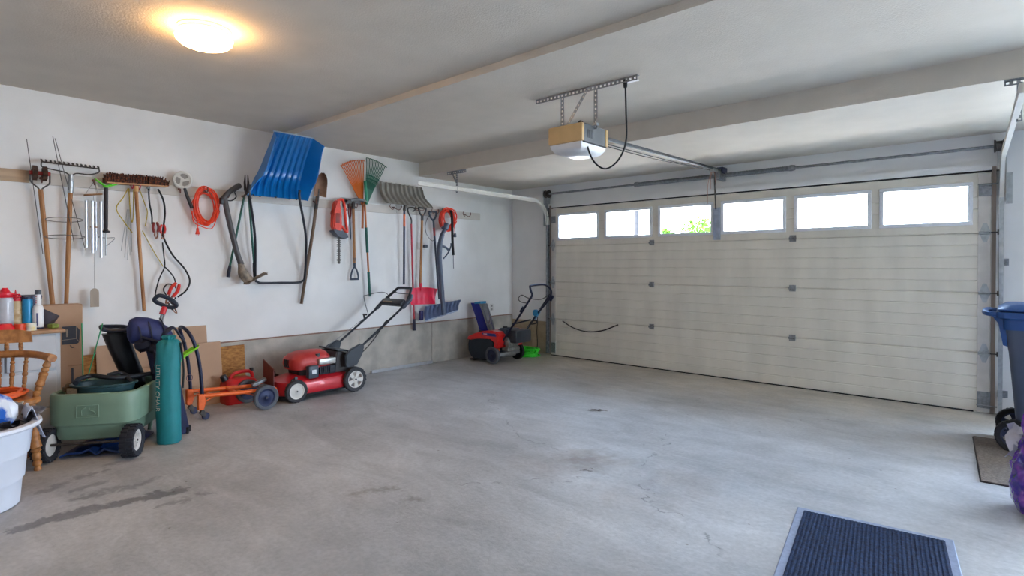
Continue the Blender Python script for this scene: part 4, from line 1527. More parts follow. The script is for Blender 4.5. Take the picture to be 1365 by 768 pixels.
# ================================================================ shared machine helpers
def wheel(root, c, ax, Rr, w, hubmat, spokes=0, side=1, name='wheel', lugs=20, hub_r=.72, tyre=None):
    """tyre with tread lugs; hub with spoke openings; side picks the dished face"""
    c, ax = V(c), V(ax).normalized() * side
    tr = Rr * (1 - hub_r)
    b = BM()
    lathe(b, [(Rr * hub_r * .96, -w * .42), (Rr * .93, -w * .5), (Rr * .985, -w * .38), (Rr * .985, w * .38), (Rr * .93, w * .5), (Rr * hub_r * .96, w * .42)], c, ax, 36, ring=True)
    u = ax.orthogonal().normalized()
    v = ax.cross(u)
    for k in range(lugs):
        a = 2 * math.pi * k / lugs
        d = u * math.cos(a) + v * math.sin(a)
        m = MX((( *d, ), ( *ax, ), ( *d.cross(ax), ))).transposed()
        box(b, c + d * Rr * .975, (Rr * .05, w * .96, Rr * .11), m.to_4x4())
    t = part(name, b, tyre or rubber_grey, root)
    b = BM()
    rim = [(.012, -w * .2), (Rr * hub_r, -w * .42), (Rr * hub_r, w * .42), (Rr * hub_r * .9, w * .36)]
    if spokes:
        lathe(b, [(Rr * hub_r * .98, -w * .40), (Rr * hub_r, w * .42), (Rr * hub_r * .86, w * .38), (Rr * hub_r * .84, -w * .36)], c, ax, 36, ring=True)
        for k in range(spokes):
            a = 2 * math.pi * (k + .25) / spokes
            d = u * math.cos(a) + v * math.sin(a)
            e = d.cross(ax)
            pts = []
            for rr, hw in ((Rr * .10, .30), (Rr * .30, .16), (Rr * hub_r * .88, .26)):
                pts.append((rr, hw * Rr * hub_r))
            o = [c + d * r_ + e * h_ + ax * w * .30 for r_, h_ in pts] + [c + d * r_ - e * h_ + ax * w * .30 for r_, h_ in reversed(pts)]
            prism(b, o, -ax * w * .25)
        lathe(b, [(.0, w * .46), (Rr * .17, w * .44), (Rr * .24, w * .28), (Rr * .24, -w * .1), (0, -w * .1)], c, ax, 20)
    else:
        lathe(b, [(0, w * .5), (Rr * .13, w * .5), (Rr * .15, w * .38), (Rr * .3, w * .22), (Rr * hub_r * .8, w * .25), (Rr * hub_r * .88, w * .4), (Rr * hub_r * .98, w * .42), (Rr * hub_r * .98, -w * .40), (0, -w * .40)], c, ax, 32)
    h = part('hub', b, hubmat, t)
    b = BM()
    cyl(b, c + ax * w * .44, c + ax * w * .56, Rr * .075, n=8)
    part('axle_nut', b, steel_dark, t)
    return t


def rring(cx, cy, hx, hy, r, z, n=5):
    """rounded-rectangle ring at height z"""
    o = []
    for qx, qy, a0 in ((1, 1, 0), (-1, 1, 90), (-1, -1, 180), (1, -1, 270)):
        for k in range(n):
            a = R(a0 + 90 * k / (n - 1))
            o.append(V((cx + qx * (hx - r) + r * math.cos(a), cy + qy * (hy - r) + r * math.sin(a), z)))
    return o


def rloft(bm, rows, n=5):
    skin_rings(bm, [rring(*r, n=n) for r in rows])
    return bm


mred = M('mower_red_paint', '#c81f2c', .3, .1, .1, 6, coat=.3)
mred_dust = M('dusty_red_plastic', '#c4403a', .45, 0, .14, 8, hex2='#b02a28')
white_hub = M('white_hub_plastic', '#d6d2cc', .45, 0, .06, 12)
charcoal = M('charcoal_plastic', '#2c323b', .42, 0, .15, 12)
tubeblk = M('black_tube_paint', '#262a33', .4, .3, .1, 20)
silver = M('cast_silver', '#b9b9b4', .4, .7, .15, 20)

# ================================================================ lawn mower
t = thing('lawn_mower', 'red push lawn mower with white wheels and tilted black handle', 'mower', (.49, -3.55, 0))
b = BM()
rloft(b, [(.47, -3.60, .215, .385, .14, .055), (.47, -3.60, .22, .39, .14, .075), (.47, -3.60, .215, .385, .14, .165), (.47, -3.60, .205, .375, .13, .185), (.47, -3.60, .17, .33, .12, .20), (.47, -3.60, .15, .24, .12, .225), (.47, -3.60, .13, .18, .11, .235)], n=8)
part('deck', b, mred, t)
b = BM()
rloft(b, [(.47, -3.60, .222, .392, .14, .048), (.47, -3.60, .224, .394, .14, .062)], n=8)
part('deck_skirt', b, blackpl, t)
for x, s in ((.715, 1), (.225, -1)):
    wheel(t, (x, -3.87, .108), (1, 0, 0), .108, .045, white_hub, 0, s)
    wheel(t, (x, -3.23, .128), (1, 0, 0), .128, .048, white_hub, 5, s)
    b = BM()
    box(b, (x - s * .035, -3.87, .165), (.02, .045, .12), (R(12), 0, 0), bev=.006)
    cyl(b, (x - s * .03, -3.865, .225), (x - s * .005, -3.865, .232), .014, n=10)
    part('height_lever', b, charcoal, t)
# engine block, shroud, muffler guard
b = BM()
rloft(b, [(.48, -3.62, .14, .16, .06, .215), (.48, -3.62, .14, .17, .06, .30)], n=6)
bb(b, (.56, -3.58, .21), (.64, -3.40, .295), bev=.01)
for k in range(6):
    bb(b, (.61, -3.585 + k * .022, .22), (.655, -3.575 + k * .022, .29))
part('engine_block', b, M('sooty_engine', '#33353c', .5, .3, .3, 25), t)
b = BM()
rloft(b, [(.48, -3.63, .15, .205, .09, .285), (.48, -3.635, .16, .215, .10, .335), (.48, -3.635, .155, .21, .10, .385), (.48, -3.63, .13, .18, .10, .425), (.48, -3.62, .09, .14, .085, .447), (.48, -3.615, .04, .08, .038, .455)], n=8)
part('engine_shroud', b, mred_dust, t)
b = BM()
for k in range(9):
    a = R(-60 + 15 * k)
    box(b, (.48 + .157 * math.sin(a) * .9, -3.64 - .212 * math.cos(a), .345), (.012, .02, .075), (0, 0, a))
part('starter_grille', b, charcoal, t)
part('air_filter', bb(BM(), (.635, -3.735, .20), (.705, -3.625, .325), bev=.014), M('blue_grey_filter_box', '#3d4854', .45, 0, .1), t)
part('filter_label', bb(BM(), (.704, -3.70, .245), (.7075, -3.655, .285), bev=.001, seg=1), M('label_white', '#dfe2e6', .4), t)
b = BM()
bb(b, (.60, -3.605, .315), (.675, -3.42, .375), bev=.01)
part('valve_cover', b, silver, t)
part('fuel_cap', lathe(BM(), [(0, .04), (.028, .04), (.031, .03), (.031, 0), (0, 0)], (.60, -3.59, .385), n=16), blackpl, t)
b = BM()
rloft(b, [(.40, -3.45, .05, .05, .02, .24), (.40, -3.45, .05, .05, .02, .33)])
part('muffler', b, steel_dark, t)
# rear discharge flap
b = BM()
prism(b, [(.30, -3.42, .215), (.30, -3.40, .385), (.30, -3.385, .425), (.30, -3.20, .385), (.30, -3.17, .20)], (.34, 0, 0))
bmesh.ops.bevel(b, geom=b.edges[:], offset=.010, segments=2, affect='EDGES')
part('rear_flap', b, M('brown_black_flap', '#2f2a2b', .5, 0, .2, 12), t)
part('flap_lid', box(BM(), (.47, -3.30, .425), (.36, .20, .018), (R(-12), 0, 0), bev=.006), charcoal, t)
for x in (.70, .255):
    b = BM()
    prism(b, [(x - .02, -3.33, .26), (x - .02, -3.34, .38), (x - .02, -3.28, .44), (x - .02, -3.15, .49), (x - .02, -3.11, .46), (x - .02, -3.14, .38), (x - .02, -3.20, .27)], (.04, 0, 0))
    bmesh.ops.bevel(b, geom=b.edges[:], offset=.008, segments=2, affect='EDGES')
    part('handle_bracket', b, charcoal, t)
# handle tubes, bail and control console
b = BM()
tube(b, [(.70, -3.165, .44), (.70, -2.567, .862)], .012, 10)
part('lower_handle', b, tubeblk, t)
b = BM()
tube(b, [(.262, -3.165, .44), (.262, -2.615, .825)], .012, 10)
part('lower_handle', b, tubeblk, t)
b = BM()
tube(b, sm([(.262, -2.66, .80), (.262, -2.58, .865), (.28, -2.53, .91), (.345, -2.415, 1.03), (.39, -2.40, 1.045), (.57, -2.40, 1.045), (.615, -2.415, 1.03), (.68, -2.51, .925), (.70, -2.56, .875), (.70, -2.62, .83)], 5), .016, 10)
part('upper_handle', b, tubeblk, t)
b = BM()
tube(b, [(.70, -2.60, .838), (.70, -2.50, .92), (.665, -2.45, .965)], [.026, .027, .022], 10)
part('grip_sleeve', b, M('slate_grip', '#3a4150', .5), t)
b = BM()
tube(b, [(.262, -2.64, .81), (.265, -2.56, .88)], .022, 10)
part('grip_sleeve', b, M('slate_grip', '#3a4150', .5), t)
b = BM()
box(b, (.48, -2.575, .885), (.40, .085, .05), (R(38), 0, 0), bev=.012)
part('console', b, charcoal, t)
part('console_label', box(BM(), (.44, -2.612, .888), (.17, .004, .035), (R(38), 0, 0)), M('beige_label', '#b09b86', .5), t)
b = BM()
tube(b, sm([(.28, -2.53, .93), (.33, -2.45, 1.0), (.40, -2.445, .985), (.57, -2.445, .985), (.63, -2.455, .99), (.68, -2.52, .93)], 5), .006, 6)
part('drive_bail', b, tubeblk, t)
b = BM()
tube(b, sm([(.262, -2.76, .75), (.255, -2.79, .86), (.26, -2.815, .955), (.28, -2.80, .968), (.34, -2.66, 1.0), (.40, -2.60, .985), (.44, -2.58, .92)], 5), .0035, 6)
part('control_cable', b, blackrub, t)
b = BM()
tube(b, sm([(.70, -3.12, .47), (.715, -2.95, .585), (.715, -2.80, .70), (.705, -2.66, .81), (.70, -2.55, .90)], 5), .005, 6)
tube(b, sm([(.70, -3.20, .34), (.72, -3.05, .47), (.715, -2.92, .60)], 5), .005, 6)
part('throttle_cable', b, blackrub, t)
b = BM()
tube(b, [(.25, -2.86, .66), (.25, -2.80, .70)], .008, 6)
tube(b, [(.255, -2.80, .68), (.255, -2.815, .745)], .011, 6)
cyl(b, (.225, -2.80, .745), (.29, -2.80, .745), .010, n=8)
part('starter_grip', b, blackpl, t)
part('starter_rope', tube(BM(), [(.26, -2.82, .70), (.38, -3.40, .42)], .0025, 5), M('grey_cord', '#7a7d84', .6), t)
b = BM()
cyl(b, (.70, -2.84, .672), (.70, -2.80, .70), .019, n=10)
part('handle_clamp', b, blackpl, t)

# ================================================================ orange platform hand truck
t = thing('hand_truck', 'orange frame hand truck laid flat with upright black loop handle', 'hand truck', (.56, -4.40, 0))
ot = M('safety_orange_paint', '#e8641d', .4, .1, .1, 12)
xn, xf = .70, .43
for x in (xn, xf):
    part('rail', tube(BM(), [(x, -4.70, .205), (x, -4.06, .158)], .018, 10), ot, t)
b = BM()
for y, z in ((-4.62, .198), (-4.40, .182), (-4.12, .162)):
    cyl(b, (xf, y, z), (xn, y, z), .011, n=8)
part('cross_bar', b, ot, t, kind='stuff')
for x in (xn, xf):
    part('brace', tube(BM(), [(x, -4.36, .175), (x, -4.19, .105)], .008, 8, flat=(1, .5)), ot, t)
    part('brace', tube(BM(), [(x, -4.695, .14), (x, -4.60, .19)], .009, 8, flat=(1, .5)), ot, t)
    b = BM()
    prism(b, [(x - .02, -4.735, .09), (x - .02, -4.735, .225), (x - .02, -4.69, .225), (x - .02, -4.67, .16), (x - .02, -4.69, .085)], (.04, 0, 0))
    bmesh.ops.bevel(b, geom=b.edges[:], offset=.006, segments=1, affect='EDGES')
    for dz in (.13, .165, .20):
        cyl(b, (x - .022, -4.71, dz), (x + .022, -4.71, dz), .009, n=8)
    part('corner_bracket', b, ot, t)
b = BM()
cyl(b, (xf - .06, -4.18, .108), (xn + .055, -4.18, .108), .009, n=8)
part('axle', b, steel_dark, t)
navy_rim = M('navy_wheel_rim', '#222a4c', .4, .3, .15, 15)
for x, s in ((xn + .055, 1), (xf - .06, -1)):
    wheel(t, (x, -4.18, .112), (1, 0, 0), .112, .045, navy_rim, 0, s, lugs=0, hub_r=.74, tyre=M('grey_tyre', '#565a62', .7, 0, .15, 20))
for x in (xn, xf):
    b = BM()
    prism(b, [(x - .018, -4.70, .105), (x - .018, -4.72, .06), (x - .018, -4.685, .02), (x - .018, -4.67, .05)], (.036, 0, 0))
    c_ = part('caster_fork', b, steel_dark, t)
    part('caster', lathe(BM(), [(0, -.012), (.026, -.012), (.031, -.006), (.031, .006), (.026, .012), (0, .012)], (x, -4.672, .031), (1, 0, 0), 20), navypl, c_)
b = BM()
tube(b, sm([(xn, -4.695, .10), (xn, -4.70, .25), (xn, -4.715, .45), (xn - .005, -4.745, .62), (xn - .02, -4.775, .715), (xn - .06, -4.80, .77), (xn - .135, -4.81, .79), (xf + .06, -4.80, .77), (xf + .02, -4.775, .715), (xf + .005, -4.745, .62), (xf, -4.715, .45), (xf, -4.70, .25), (xf, -4.695, .10)], 5), .0145, 10)
part('loop_handle', b, M('navy_black_tube', '#1f2440', .4, .2, .15, 20), t)
b = BM()
prism(b, [(.42, -4.052, .172), (.42, -4.052, .405), (.635, -4.052, .335), (.635, -4.052, .172)], (0, .006, 0))
part('nose_plate', b, M('rust_brown_plate', '#5c2f2b', .5, .3, .2, 10, hex2='#7d3f36', stretch=(1, 1, .15)), t)
b = BM()
box(b, (.53, -4.10, .168), (.26, .10, .008))
box(b, (.50, -4.13, .205), (.05, .14, .03), (R(20), 0, 0), bev=.006)
part('nose_bracket', b, M('dull_zinc', '#8d9094'), t)
# lime strap round the loop
t = thing('lime_strap', 'lime green strap looped round the hand truck handle', 'strap', (.70, -4.76, .58))
b = BM()
tube(b, sm([(.80, -4.915, .545), (.76, -4.85, .572), (.725, -4.77, .605), (.71, -4.735, .62), (.685, -4.735, .622), (.68, -4.76, .61), (.72, -4.84, .575), (.79, -4.915, .535)], 5), .022, 8, flat=(1, .2))
part('webbing', b, M('lime_webbing', '#8fdc2c', .5, 0, .1, 20), t)

# ================================================================ gas can, rear floor bits
t = thing('gas_can', 'red plastic fuel can with black cap behind the orange rails', 'fuel can', (.26, -4.22, 0))
canr = M('fuel_can_red', '#cf1f22', .35, 0, .1, 8)
b = BM()
rloft(b, [(.26, -4.21, .10, .15, .04, .0), (.26, -4.21, .105, .155, .045, .02), (.26, -4.21, .105, .155, .045, .17), (.26, -4.22, .09, .135, .04, .215), (.26, -4.23, .06, .10, .03, .235)], n=6)
part('body', b, canr, t)
b = BM()
tube(b, sm([(.27, -4.31, .215), (.27, -4.28, .265), (.27, -4.22, .285), (.27, -4.14, .285), (.27, -4.10, .265), (.27, -4.09, .20)], 5), .017, 8)
part('handle', b, canr, t)
b = BM()
lathe(b, [(0, .055), (.028, .05), (.032, .0), (0, 0)], (.27, -4.345, .225), (0, -.5, 1), 16)
part('cap', b, blackpl, t)
part('vent_cap', lathe(BM(), [(0, .03), (.018, .028), (.02, 0), (0, 0)], (.27, -4.10, .285), n=12), blackpl, t)
t = solo('metal_strip', bb(BM(), (.018, -2.56, .0), (.040, -1.60, .038), bev=.004, seg=1), alu, 'aluminium strip lying along the foot of the concrete wall', 'metal strip')

# ================================================================ snow blower
t = thing('snow_blower', 'red and black snow blower with blue chute in the far corner', 'snow blower', (.62, -.86, 0))
bred = M('blower_red_plastic', '#d8201f', .3, 0, .1, 6, coat=.3)
bblk = M('blower_black_housing', '#1c2632', .35, 0, .12, 8)
YN, YF = -1.12, -.60
b = BM()
pf = [(.215, .30), (.195, .22), (.205, .13), (.255, .06), (.33, .028), (.55, .030), (.63, .06), (.70, .17), (.73, .27), (.70, .33), (.55, .34), (.35, .325)]
prism(b, [(x, YN, z) for x, z in pf], (0, YF - YN, 0))
bmesh.ops.bevel(b, geom=[e for e in b.edges if abs(e.verts[0].co.y - e.verts[1].co.y) < .01], offset=.028, segments=3, affect='EDGES')
part('auger_housing', b, bblk, t)
b = BM()
pr = [(.205, .295), (.225, .335), (.36, .385), (.50, .425), (.66, .445), (.76, .435), (.80, .39), (.79, .30), (.755, .215), (.715, .225), (.735, .30), (.66, .345), (.45, .335), (.30, .29)]
prism(b, [(x, YN - .012, z) for x, z in pr], (0, YF - YN + .024, 0))
bmesh.ops.bevel(b, geom=[e for e in b.edges if abs(e.verts[0].co.y - e.verts[1].co.y) < .01], offset=.012, segments=2, affect='EDGES')
part('red_shroud', b, bred, t)
b = BM()
prism(b, [(.53, YN - .016, .372), (.50, YN - .016, .405), (.75, YN - .016, .41), (.765, YN - .016, .372)], (0, .006, 0))
lab = part('badge', b, M('badge_navy', '#2b3a86', .4, 0, .1), t)
part('badge_stripe', bb(BM(), (.535, YN - .018, .384), (.60, YN - .015, .400)), M('badge_pink', '#e8a0a8', .4), lab)
b = BM()
cyl(b, (.215, YN + .04, .16), (.215, YF - .04, .16), .016, n=10)
for k in range(40):
    a = k * .6
    y = YN + .05 + k * (YF - YN - .1) / 40
    box(b, (.235 + .05 * math.cos(a), y, .16 + .08 * math.sin(a)), (.05, .014, .05), (a, 0, 0))
part('auger_paddle', b, blackrub, t, kind='stuff')
part('scraper_bar', bb(BM(), (.24, YN + .01, .012), (.33, YF - .01, .028)), steel_dark, t)
# chute
b = BM()
rows = []
for f in range(8):
    g = f / 7
    x = .345 - .175 * g ** 1.15
    z = .385 + .385 * g
    w = .050 + .008 * g
    d = .115 - .01 * g
    rows.append([V((x - d, -.86 - w, z + .01)), V((x + d * .8, -.86 - w, z - .03 * (1 - g))), V((x + d * .8, -.86 + w, z - .03 * (1 - g))), V((x - d, -.86 + w, z + .01))])
skin_rings(b, rows)
part('chute', b, M('deep_blue_plastic', '#14188a', .35, 0, .1, 8), t)
b = BM()
for s in (-1, 1):
    tube(b, [(r[1 if s < 0 else 2] + V((.004, s * .004, 0))) for r in rows], .013, 6, flat=(1, 1))
prism(b, [rows[0][1] + V((.004, .02, 0)), rows[0][2] + V((.004, -.02, 0)), rows[-1][2] + V((.004, -.02, 0)), rows[-1][1] + V((.004, .02, 0))], (.012, 0, 0))
part('chute_back', b, M('chute_grey', '#77787e', .5, 0, .1), t)
b = BM()
box(b, (.20, -.86, .785), (.13, .12, .03), (0, R(-8), 0), bev=.008)
tube(b, [(.25, -.91, .785), (.265, -.86, .79), (.25, -.81, .785)], .016, 8)
part('chute_cap', b, M('sky_blue_plastic', '#2d86b8', .4, 0, .1), t)
b = BM()
tube(b, sm([(.40, -.90, .50), (.45, -.92, .55), (.46, -.92, .60)], 4), .016, 8)
part('chute_handle', b, M('chute_grey', '#77787e'), t)
part('chute_ring', lathe(BM(), [(.09, 0), (.115, 0), (.115, .03), (.09, .03)], (.33, -.86, .375), n=24, ring=True), blackpl, t)
# engine
b = BM()
bb(b, (.66, -1.0, .25), (.80, -.68, .455), bev=.02)
bb(b, (.70, -.99, .45), (.78, -.82, .475), bev=.01)
part('engine_cover', b, M('slate_engine_cover', '#343e4c', .45, 0, .12, 10), t)
b = BM()
bb(b, (.82, -.98, .28), (.985, -.66, .455), bev=.03)
for k in range(4):
    bb(b, (.983, -.96 + k * .025, .31), (.989, -.95 + k * .025, .43))
part('fuel_tank', b, charcoal, t)
b = BM()
bb(b, (.80, -1.0, .22), (.87, -.80, .33), bev=.012)
cyl(b, (.83, -1.02, .33), (.83, -.90, .33), .03, n=14)
bb(b, (.72, -.98, .165), (.84, -.74, .215), bev=.01)
part('engine_block', b, M('grimy_aluminium', '#85857f', .5, .5, .3, 25), t)
b = BM()
bb(b, (.70, -1.055, .13), (.735, -1.05, .20))
cyl(b, (.72, -1.06, .185), (.72, -1.03, .185), .018, n=12)
part('drive_pulley', b, M('orange_part', '#d9642b', .4), t)
b = BM()
cyl(b, (.66, -1.09, .118), (.66, -.62, .118), .02, n=12)
cyl(b, (.70, -.98, .10), (.70, -.70, .10), .035, n=14)
bb(b, (.60, -1.06, .095), (.74, -.62, .14), bev=.01)
part('frame', b, M('galvanised_steel', '#a9adb0'), t)
wheel(t, (.685, -1.115, .118), (0, 1, 0), .118, .05, M('blue_black_rim', '#1c2340', .4, 0, .15), 0, -1, lugs=0, hub_r=.72, tyre=M('grey_tyre', '#565a62'))
wheel(t, (.655, -.585, .118), (0, 1, 0), .118, .05, M('blue_black_rim', '#1c2340'), 0, 1, lugs=22, hub_r=.6, tyre=blackrub)
# handle
hb = M('handle_navy_black', '#1a1f38', .4, .2, .1, 20)
b = BM()
tube(b, sm([(.70, -1.02, .20), (.80, -1.02, .334), (1.04, -1.02, .62), (1.22, -1.02, .845), (1.275, -1.01, .93), (1.255, -1.005, .98), (1.225, -.99, 1.035), (1.215, -.95, 1.052), (1.20, -.72, 1.06), (1.225, -.65, 1.045), (1.275, -.62, .985), (1.268, -.62, .90), (1.20, -.62, .81), (1.03, -.62, .64), (.69, -.62, .222)], 5), .0135, 10)
part('handle_frame', b, hb, t)
part('cross_bar', tube(BM(), [(.955, -1.02, .545), (.925, -.62, .57)], .011, 8), tubeblk, t)
b = BM()
tube(b, sm([(1.19, -1.02, .83), (1.11, -1.03, .84), (1.07, -1.04, .88), (1.12, -1.03, .93), (1.20, -1.0, .895), (1.25, -.80, .87), (1.30, -.66, .94)], 5), .005, 6)
part('control_bail', b, blackrub, t)
b = BM()
tube(b, [(.98, -.60, .59), (1.06, -.60, .69)], .022, 8)
lathe(b, [(0, -.02), (.045, -.015), (.045, .015), (0, .02)], (1.02, -.62, .67), (0, 1, 0), 16)
part('chute_knob', b, M('sky_blue_plastic', '#2d86b8'), t)
b = BM()
tube(b, [(1.08, -.60, .72), (1.24, -.60, .915)], .013, 6)
tube(b, [(1.24, -.585, .845), (1.285, -.585, .905)], .020, 8)
tube(b, [(1.10, -1.04, .715), (1.15, -1.04, .78)], .012, 6)
part('control_rod', b, hb, t)
b = BM()
tube(b, sm([(1.04, -.76, .53), (1.06, -.76, .565), (1.13, -.76, .585), (1.15, -.75, .56), (1.09, -.75, .535), (1.04, -.76, .53)], 4), .009, 6)
part('starter_grip', b, blackpl, t)
part('starter_rope', tube(BM(), [(1.05, -.76, .53), (.90, -.80, .38)], .003, 5), M('grey_cord', '#7a7d84'), t)
part('fuel_cap', lathe(BM(), [(0, .025), (.03, .022), (.032, 0), (0, 0)], (.76, -.95, .475), n=14), blackpl, t)

# ---------------------------------------------------------------- lime hose in the corner
t = thing('garden_hose', 'bright green hose coiled on the floor by the door track', 'hose', (.56, -.30, 0))
lime = M('bright_green_cord', '#35d62a', .45, 0, .1, 15)
pts = [V((p.x, p.y, max(.010, p.z))) for p in coil((.60, -.30, .065), .15, .12, 16, 'z', jit=.05, seed=4, thick=.065)]
part('coil', tube(BM(), pts, .0105, 6), lime, t)
solo('power_cord', tube(BM(), sm([(.56, -.02, .62), (.57, -.03, .48), (.56, -.03, .33), (.575, -.035, .15), (.57, -.06, .012)], 5), .006, 6), blackrub, 'thin dark cord hanging down the tan concrete by the left track', 'cord')
# ================================================================ cabinet by the left wall
grey_paint = M('pale_grey_cabinet_paint', '#c6c9cf', .5, 0, .05, 6)
oak = M('honey_oak', '#b57a42', .5, 0, .15, 5, .08, 40, (1, 6, 6), '#8f5a2c')
t = thing('drawer_cabinet', 'pale grey drawer cabinet with a wooden top behind the chair', 'cabinet', (.5, -6.3, 0))
part('carcass', bb(BM(), (.30, -6.95, .0), (.688, -5.64, .826), bev=.003, seg=1), grey_paint, t)
part('top', bb(BM(), (.28, -6.98, .828), (.725, -5.615, .852), bev=.005), M('worn_tan_top', '#a67f5c', .6, 0, .15, 6, stretch=(6, 1, 6)), t)
for y0, y1 in ((-6.30, -5.945), (-5.935, -5.665)):
    part('drawer', bb(BM(), (.685, y0, .575), (.706, y1, .815), bev=.004, seg=1), grey_paint, t)
for z0, z1 in ((.31, .56), (.05, .295)):
    part('drawer', bb(BM(), (.685, -6.30, z0), (.706, -5.665, z1), bev=.004, seg=1), grey_paint, t)

# ---------------------------------------------------------------- what stands on the cabinet
zt = .8535


def onto(px, x):
    return -5.946 - .12 * (x - .55) + .00402 * px


y = onto(6, .52)
t = thing('glue_jar', 'clear jar with a red screw lid at the left end of cabinet', 'jar', (.52, y, zt))
part('body', lathe(BM(), [(0, 0), (.045, 0), (.048, .01), (.048, .20), (.042, .235), (0, .235)], (.52, y, zt), n=24), M('milky_jar_plastic', '#b9bcc4', .2, 0, .1, 10), t)
part('lid', lathe(BM(), [(0, .232), (.047, .232), (.052, .24), (.050, .262), (.03, .27), (.015, .30), (0, .30)], (.52, y, zt), n=24), redpl, t)
part('tie', tube(BM(), [(.55, y + .03, zt + .25), (.56, y + .075, zt + .252), (.56, y + .08, zt + .238), (.55, y + .05, zt + .23)], .006, 6), redpl, t)
y = onto(20, .50)
t = thing('glue_bottle', 'beige glue bottle with a pointed red nozzle', 'bottle', (.50, y, zt))
part('body', lathe(BM(), [(0, 0), (.033, 0), (.036, .008), (.036, .185), (.030, .205), (0, .205)], (.50, y, zt), n=24), M('glue_beige', '#bfa983', .4, 0, .1, 10), t)
part('label', lathe(BM(), [(.0362, .03), (.0368, .03), (.0368, .15), (.0362, .15)], (.50, y, zt), n=24, ring=True), M('glue_label', '#cdbb9a', .5, 0, .2, 25, hex2='#a88a5c'), t)
part('nozzle', lathe(BM(), [(0, .203), (.030, .203), (.031, .222), (.010, .235), (.006, .262), (.002, .285), (0, .285)], (.50, y, zt), n=20), redpl, t)
y = onto(36, .52)
t = thing('spray_can', 'bright blue can standing between glue and white bottle', 'can', (.52, y, zt))
part('body', lathe(BM(), [(0, 0), (.030, 0), (.031, .006), (.031, .20), (.027, .218), (0, .218)], (.52, y, zt), n=24), M('can_blue', '#1585b8', .35, .1, .08, 14), t)
part('cap', lathe(BM(), [(0, .216), (.026, .216), (.026, .232), (0, .234)], (.52, y, zt), n=20), navypl, t)
t = thing('plastic_tub', 'navy plastic tub half hidden behind the blue can', 'tub', (.40, onto(38, .40), zt))
y = onto(40, .40)
part('body', lathe(BM(), [(0, 0), (.055, 0), (.065, .20), (.070, .225), (.066, .24), (0, .24)], (.40, y, zt), n=24), navypl, t)
y = onto(50.5, .55)
t = thing('spray_bottle', 'white bottle with grey cap and blue striped label on cabinet', 'bottle', (.55, y, zt))
part('body', lathe(BM(), [(0, 0), (.030, 0), (.032, .012), (.032, .145), (.026, .165), (.017, .172), (.0165, .25), (0, .25)], (.55, y, zt), n=24), M('white_plastic', '#e6e6e8'), t)
part('base_band', lathe(BM(), [(.0322, 0), (.0328, .001), (.0328, .012), (.0322, .012)], (.55, y, zt), n=24, ring=True), navypl, t)
b = BM()
for z0, z1, a0, a1 in ((.025, .115, -.45, -.25),):
    g = [[(.55 + .0328 * math.cos(a), y + .0328 * math.sin(a), zt + z) for a in (a0, (a0 + a1) / 2, a1)] for z in (z0, (z0 + z1) / 2, z1)]
    sheet(b, g, .0006)
part('label_stripe', b, M('label_navy', '#28367e', .4), t)
b = BM()
for z in (.185, .20, .215, .23):
    g = [[(.55 + .0172 * math.cos(a), y + .0172 * math.sin(a), zt + z + d) for a in (-1.2, -.9, -.6)] for d in (0, .006)]
    sheet(b, g, .0005)
part('neck_print', b, M('label_red', '#a8263a', .4), t)
part('cap', lathe(BM(), [(0, .248), (.019, .248), (.019, .275), (.016, .280), (0, .280)], (.55, y, zt), n=16), M('grey_cap', '#4c525a', .4), t)
b = BM()
y = onto(66, .5)
prism(b, [(.44, y - .045, zt), (.44, y - .045, zt + .15), (.50, y + .055, zt + .085), (.50, y + .0, zt)], (.05, 0, 0))
solo('sandpaper_pack', b, M('slate_sandpaper', '#5a5660', .8, 0, .1, 30), 'dark grey folded pack leaning right of the white bottle', 'pack')
b = BM()
box(b, (.60, onto(71, .6), zt + .017), (.06, .05, .032), (0, 0, .4), bev=.01)
solo('green_sponge', b, M('olive_sponge', '#7d8a3a', .8, 0, .3, 40), 'small olive scrap at the right end of the cabinet top', 'sponge')
y = onto(6, .64)
b = BM()
rloft(b, [(.63, y, .05, .055, .02, zt), (.63, y, .045, .05, .02, zt + .03), (.63, y, .03, .035, .02, zt + .055)])
solo('red_dish', b, redpl, 'low red plastic dish on the front edge of the cabinet', 'dish')
for px, mt, lb in ((25, M('tape_orange', '#d8431f', .4, 0, .1), 'orange red tape roll lying at the cabinet edge'), (40, M('tape_yellow', '#e0cf8a', .4, 0, .15, 20, hex2='#dfe3ea'), 'pale yellow tape roll lying at the cabinet edge')):
    y = onto(px, .655)
    t = thing('tape_roll', lb, 'tape', (.655, y, zt))
    part('tape', lathe(BM(), [(.018, 0), (.031, 0), (.031, .052), (.018, .052)], (.655, y, zt), n=24, ring=True), mt, t)
    part('core', lathe(BM(), [(.015, 0), (.0185, 0), (.0185, .053), (.015, .053)], (.655, y, zt), n=20, ring=True), M('card_core', '#b79c78', .8), t)

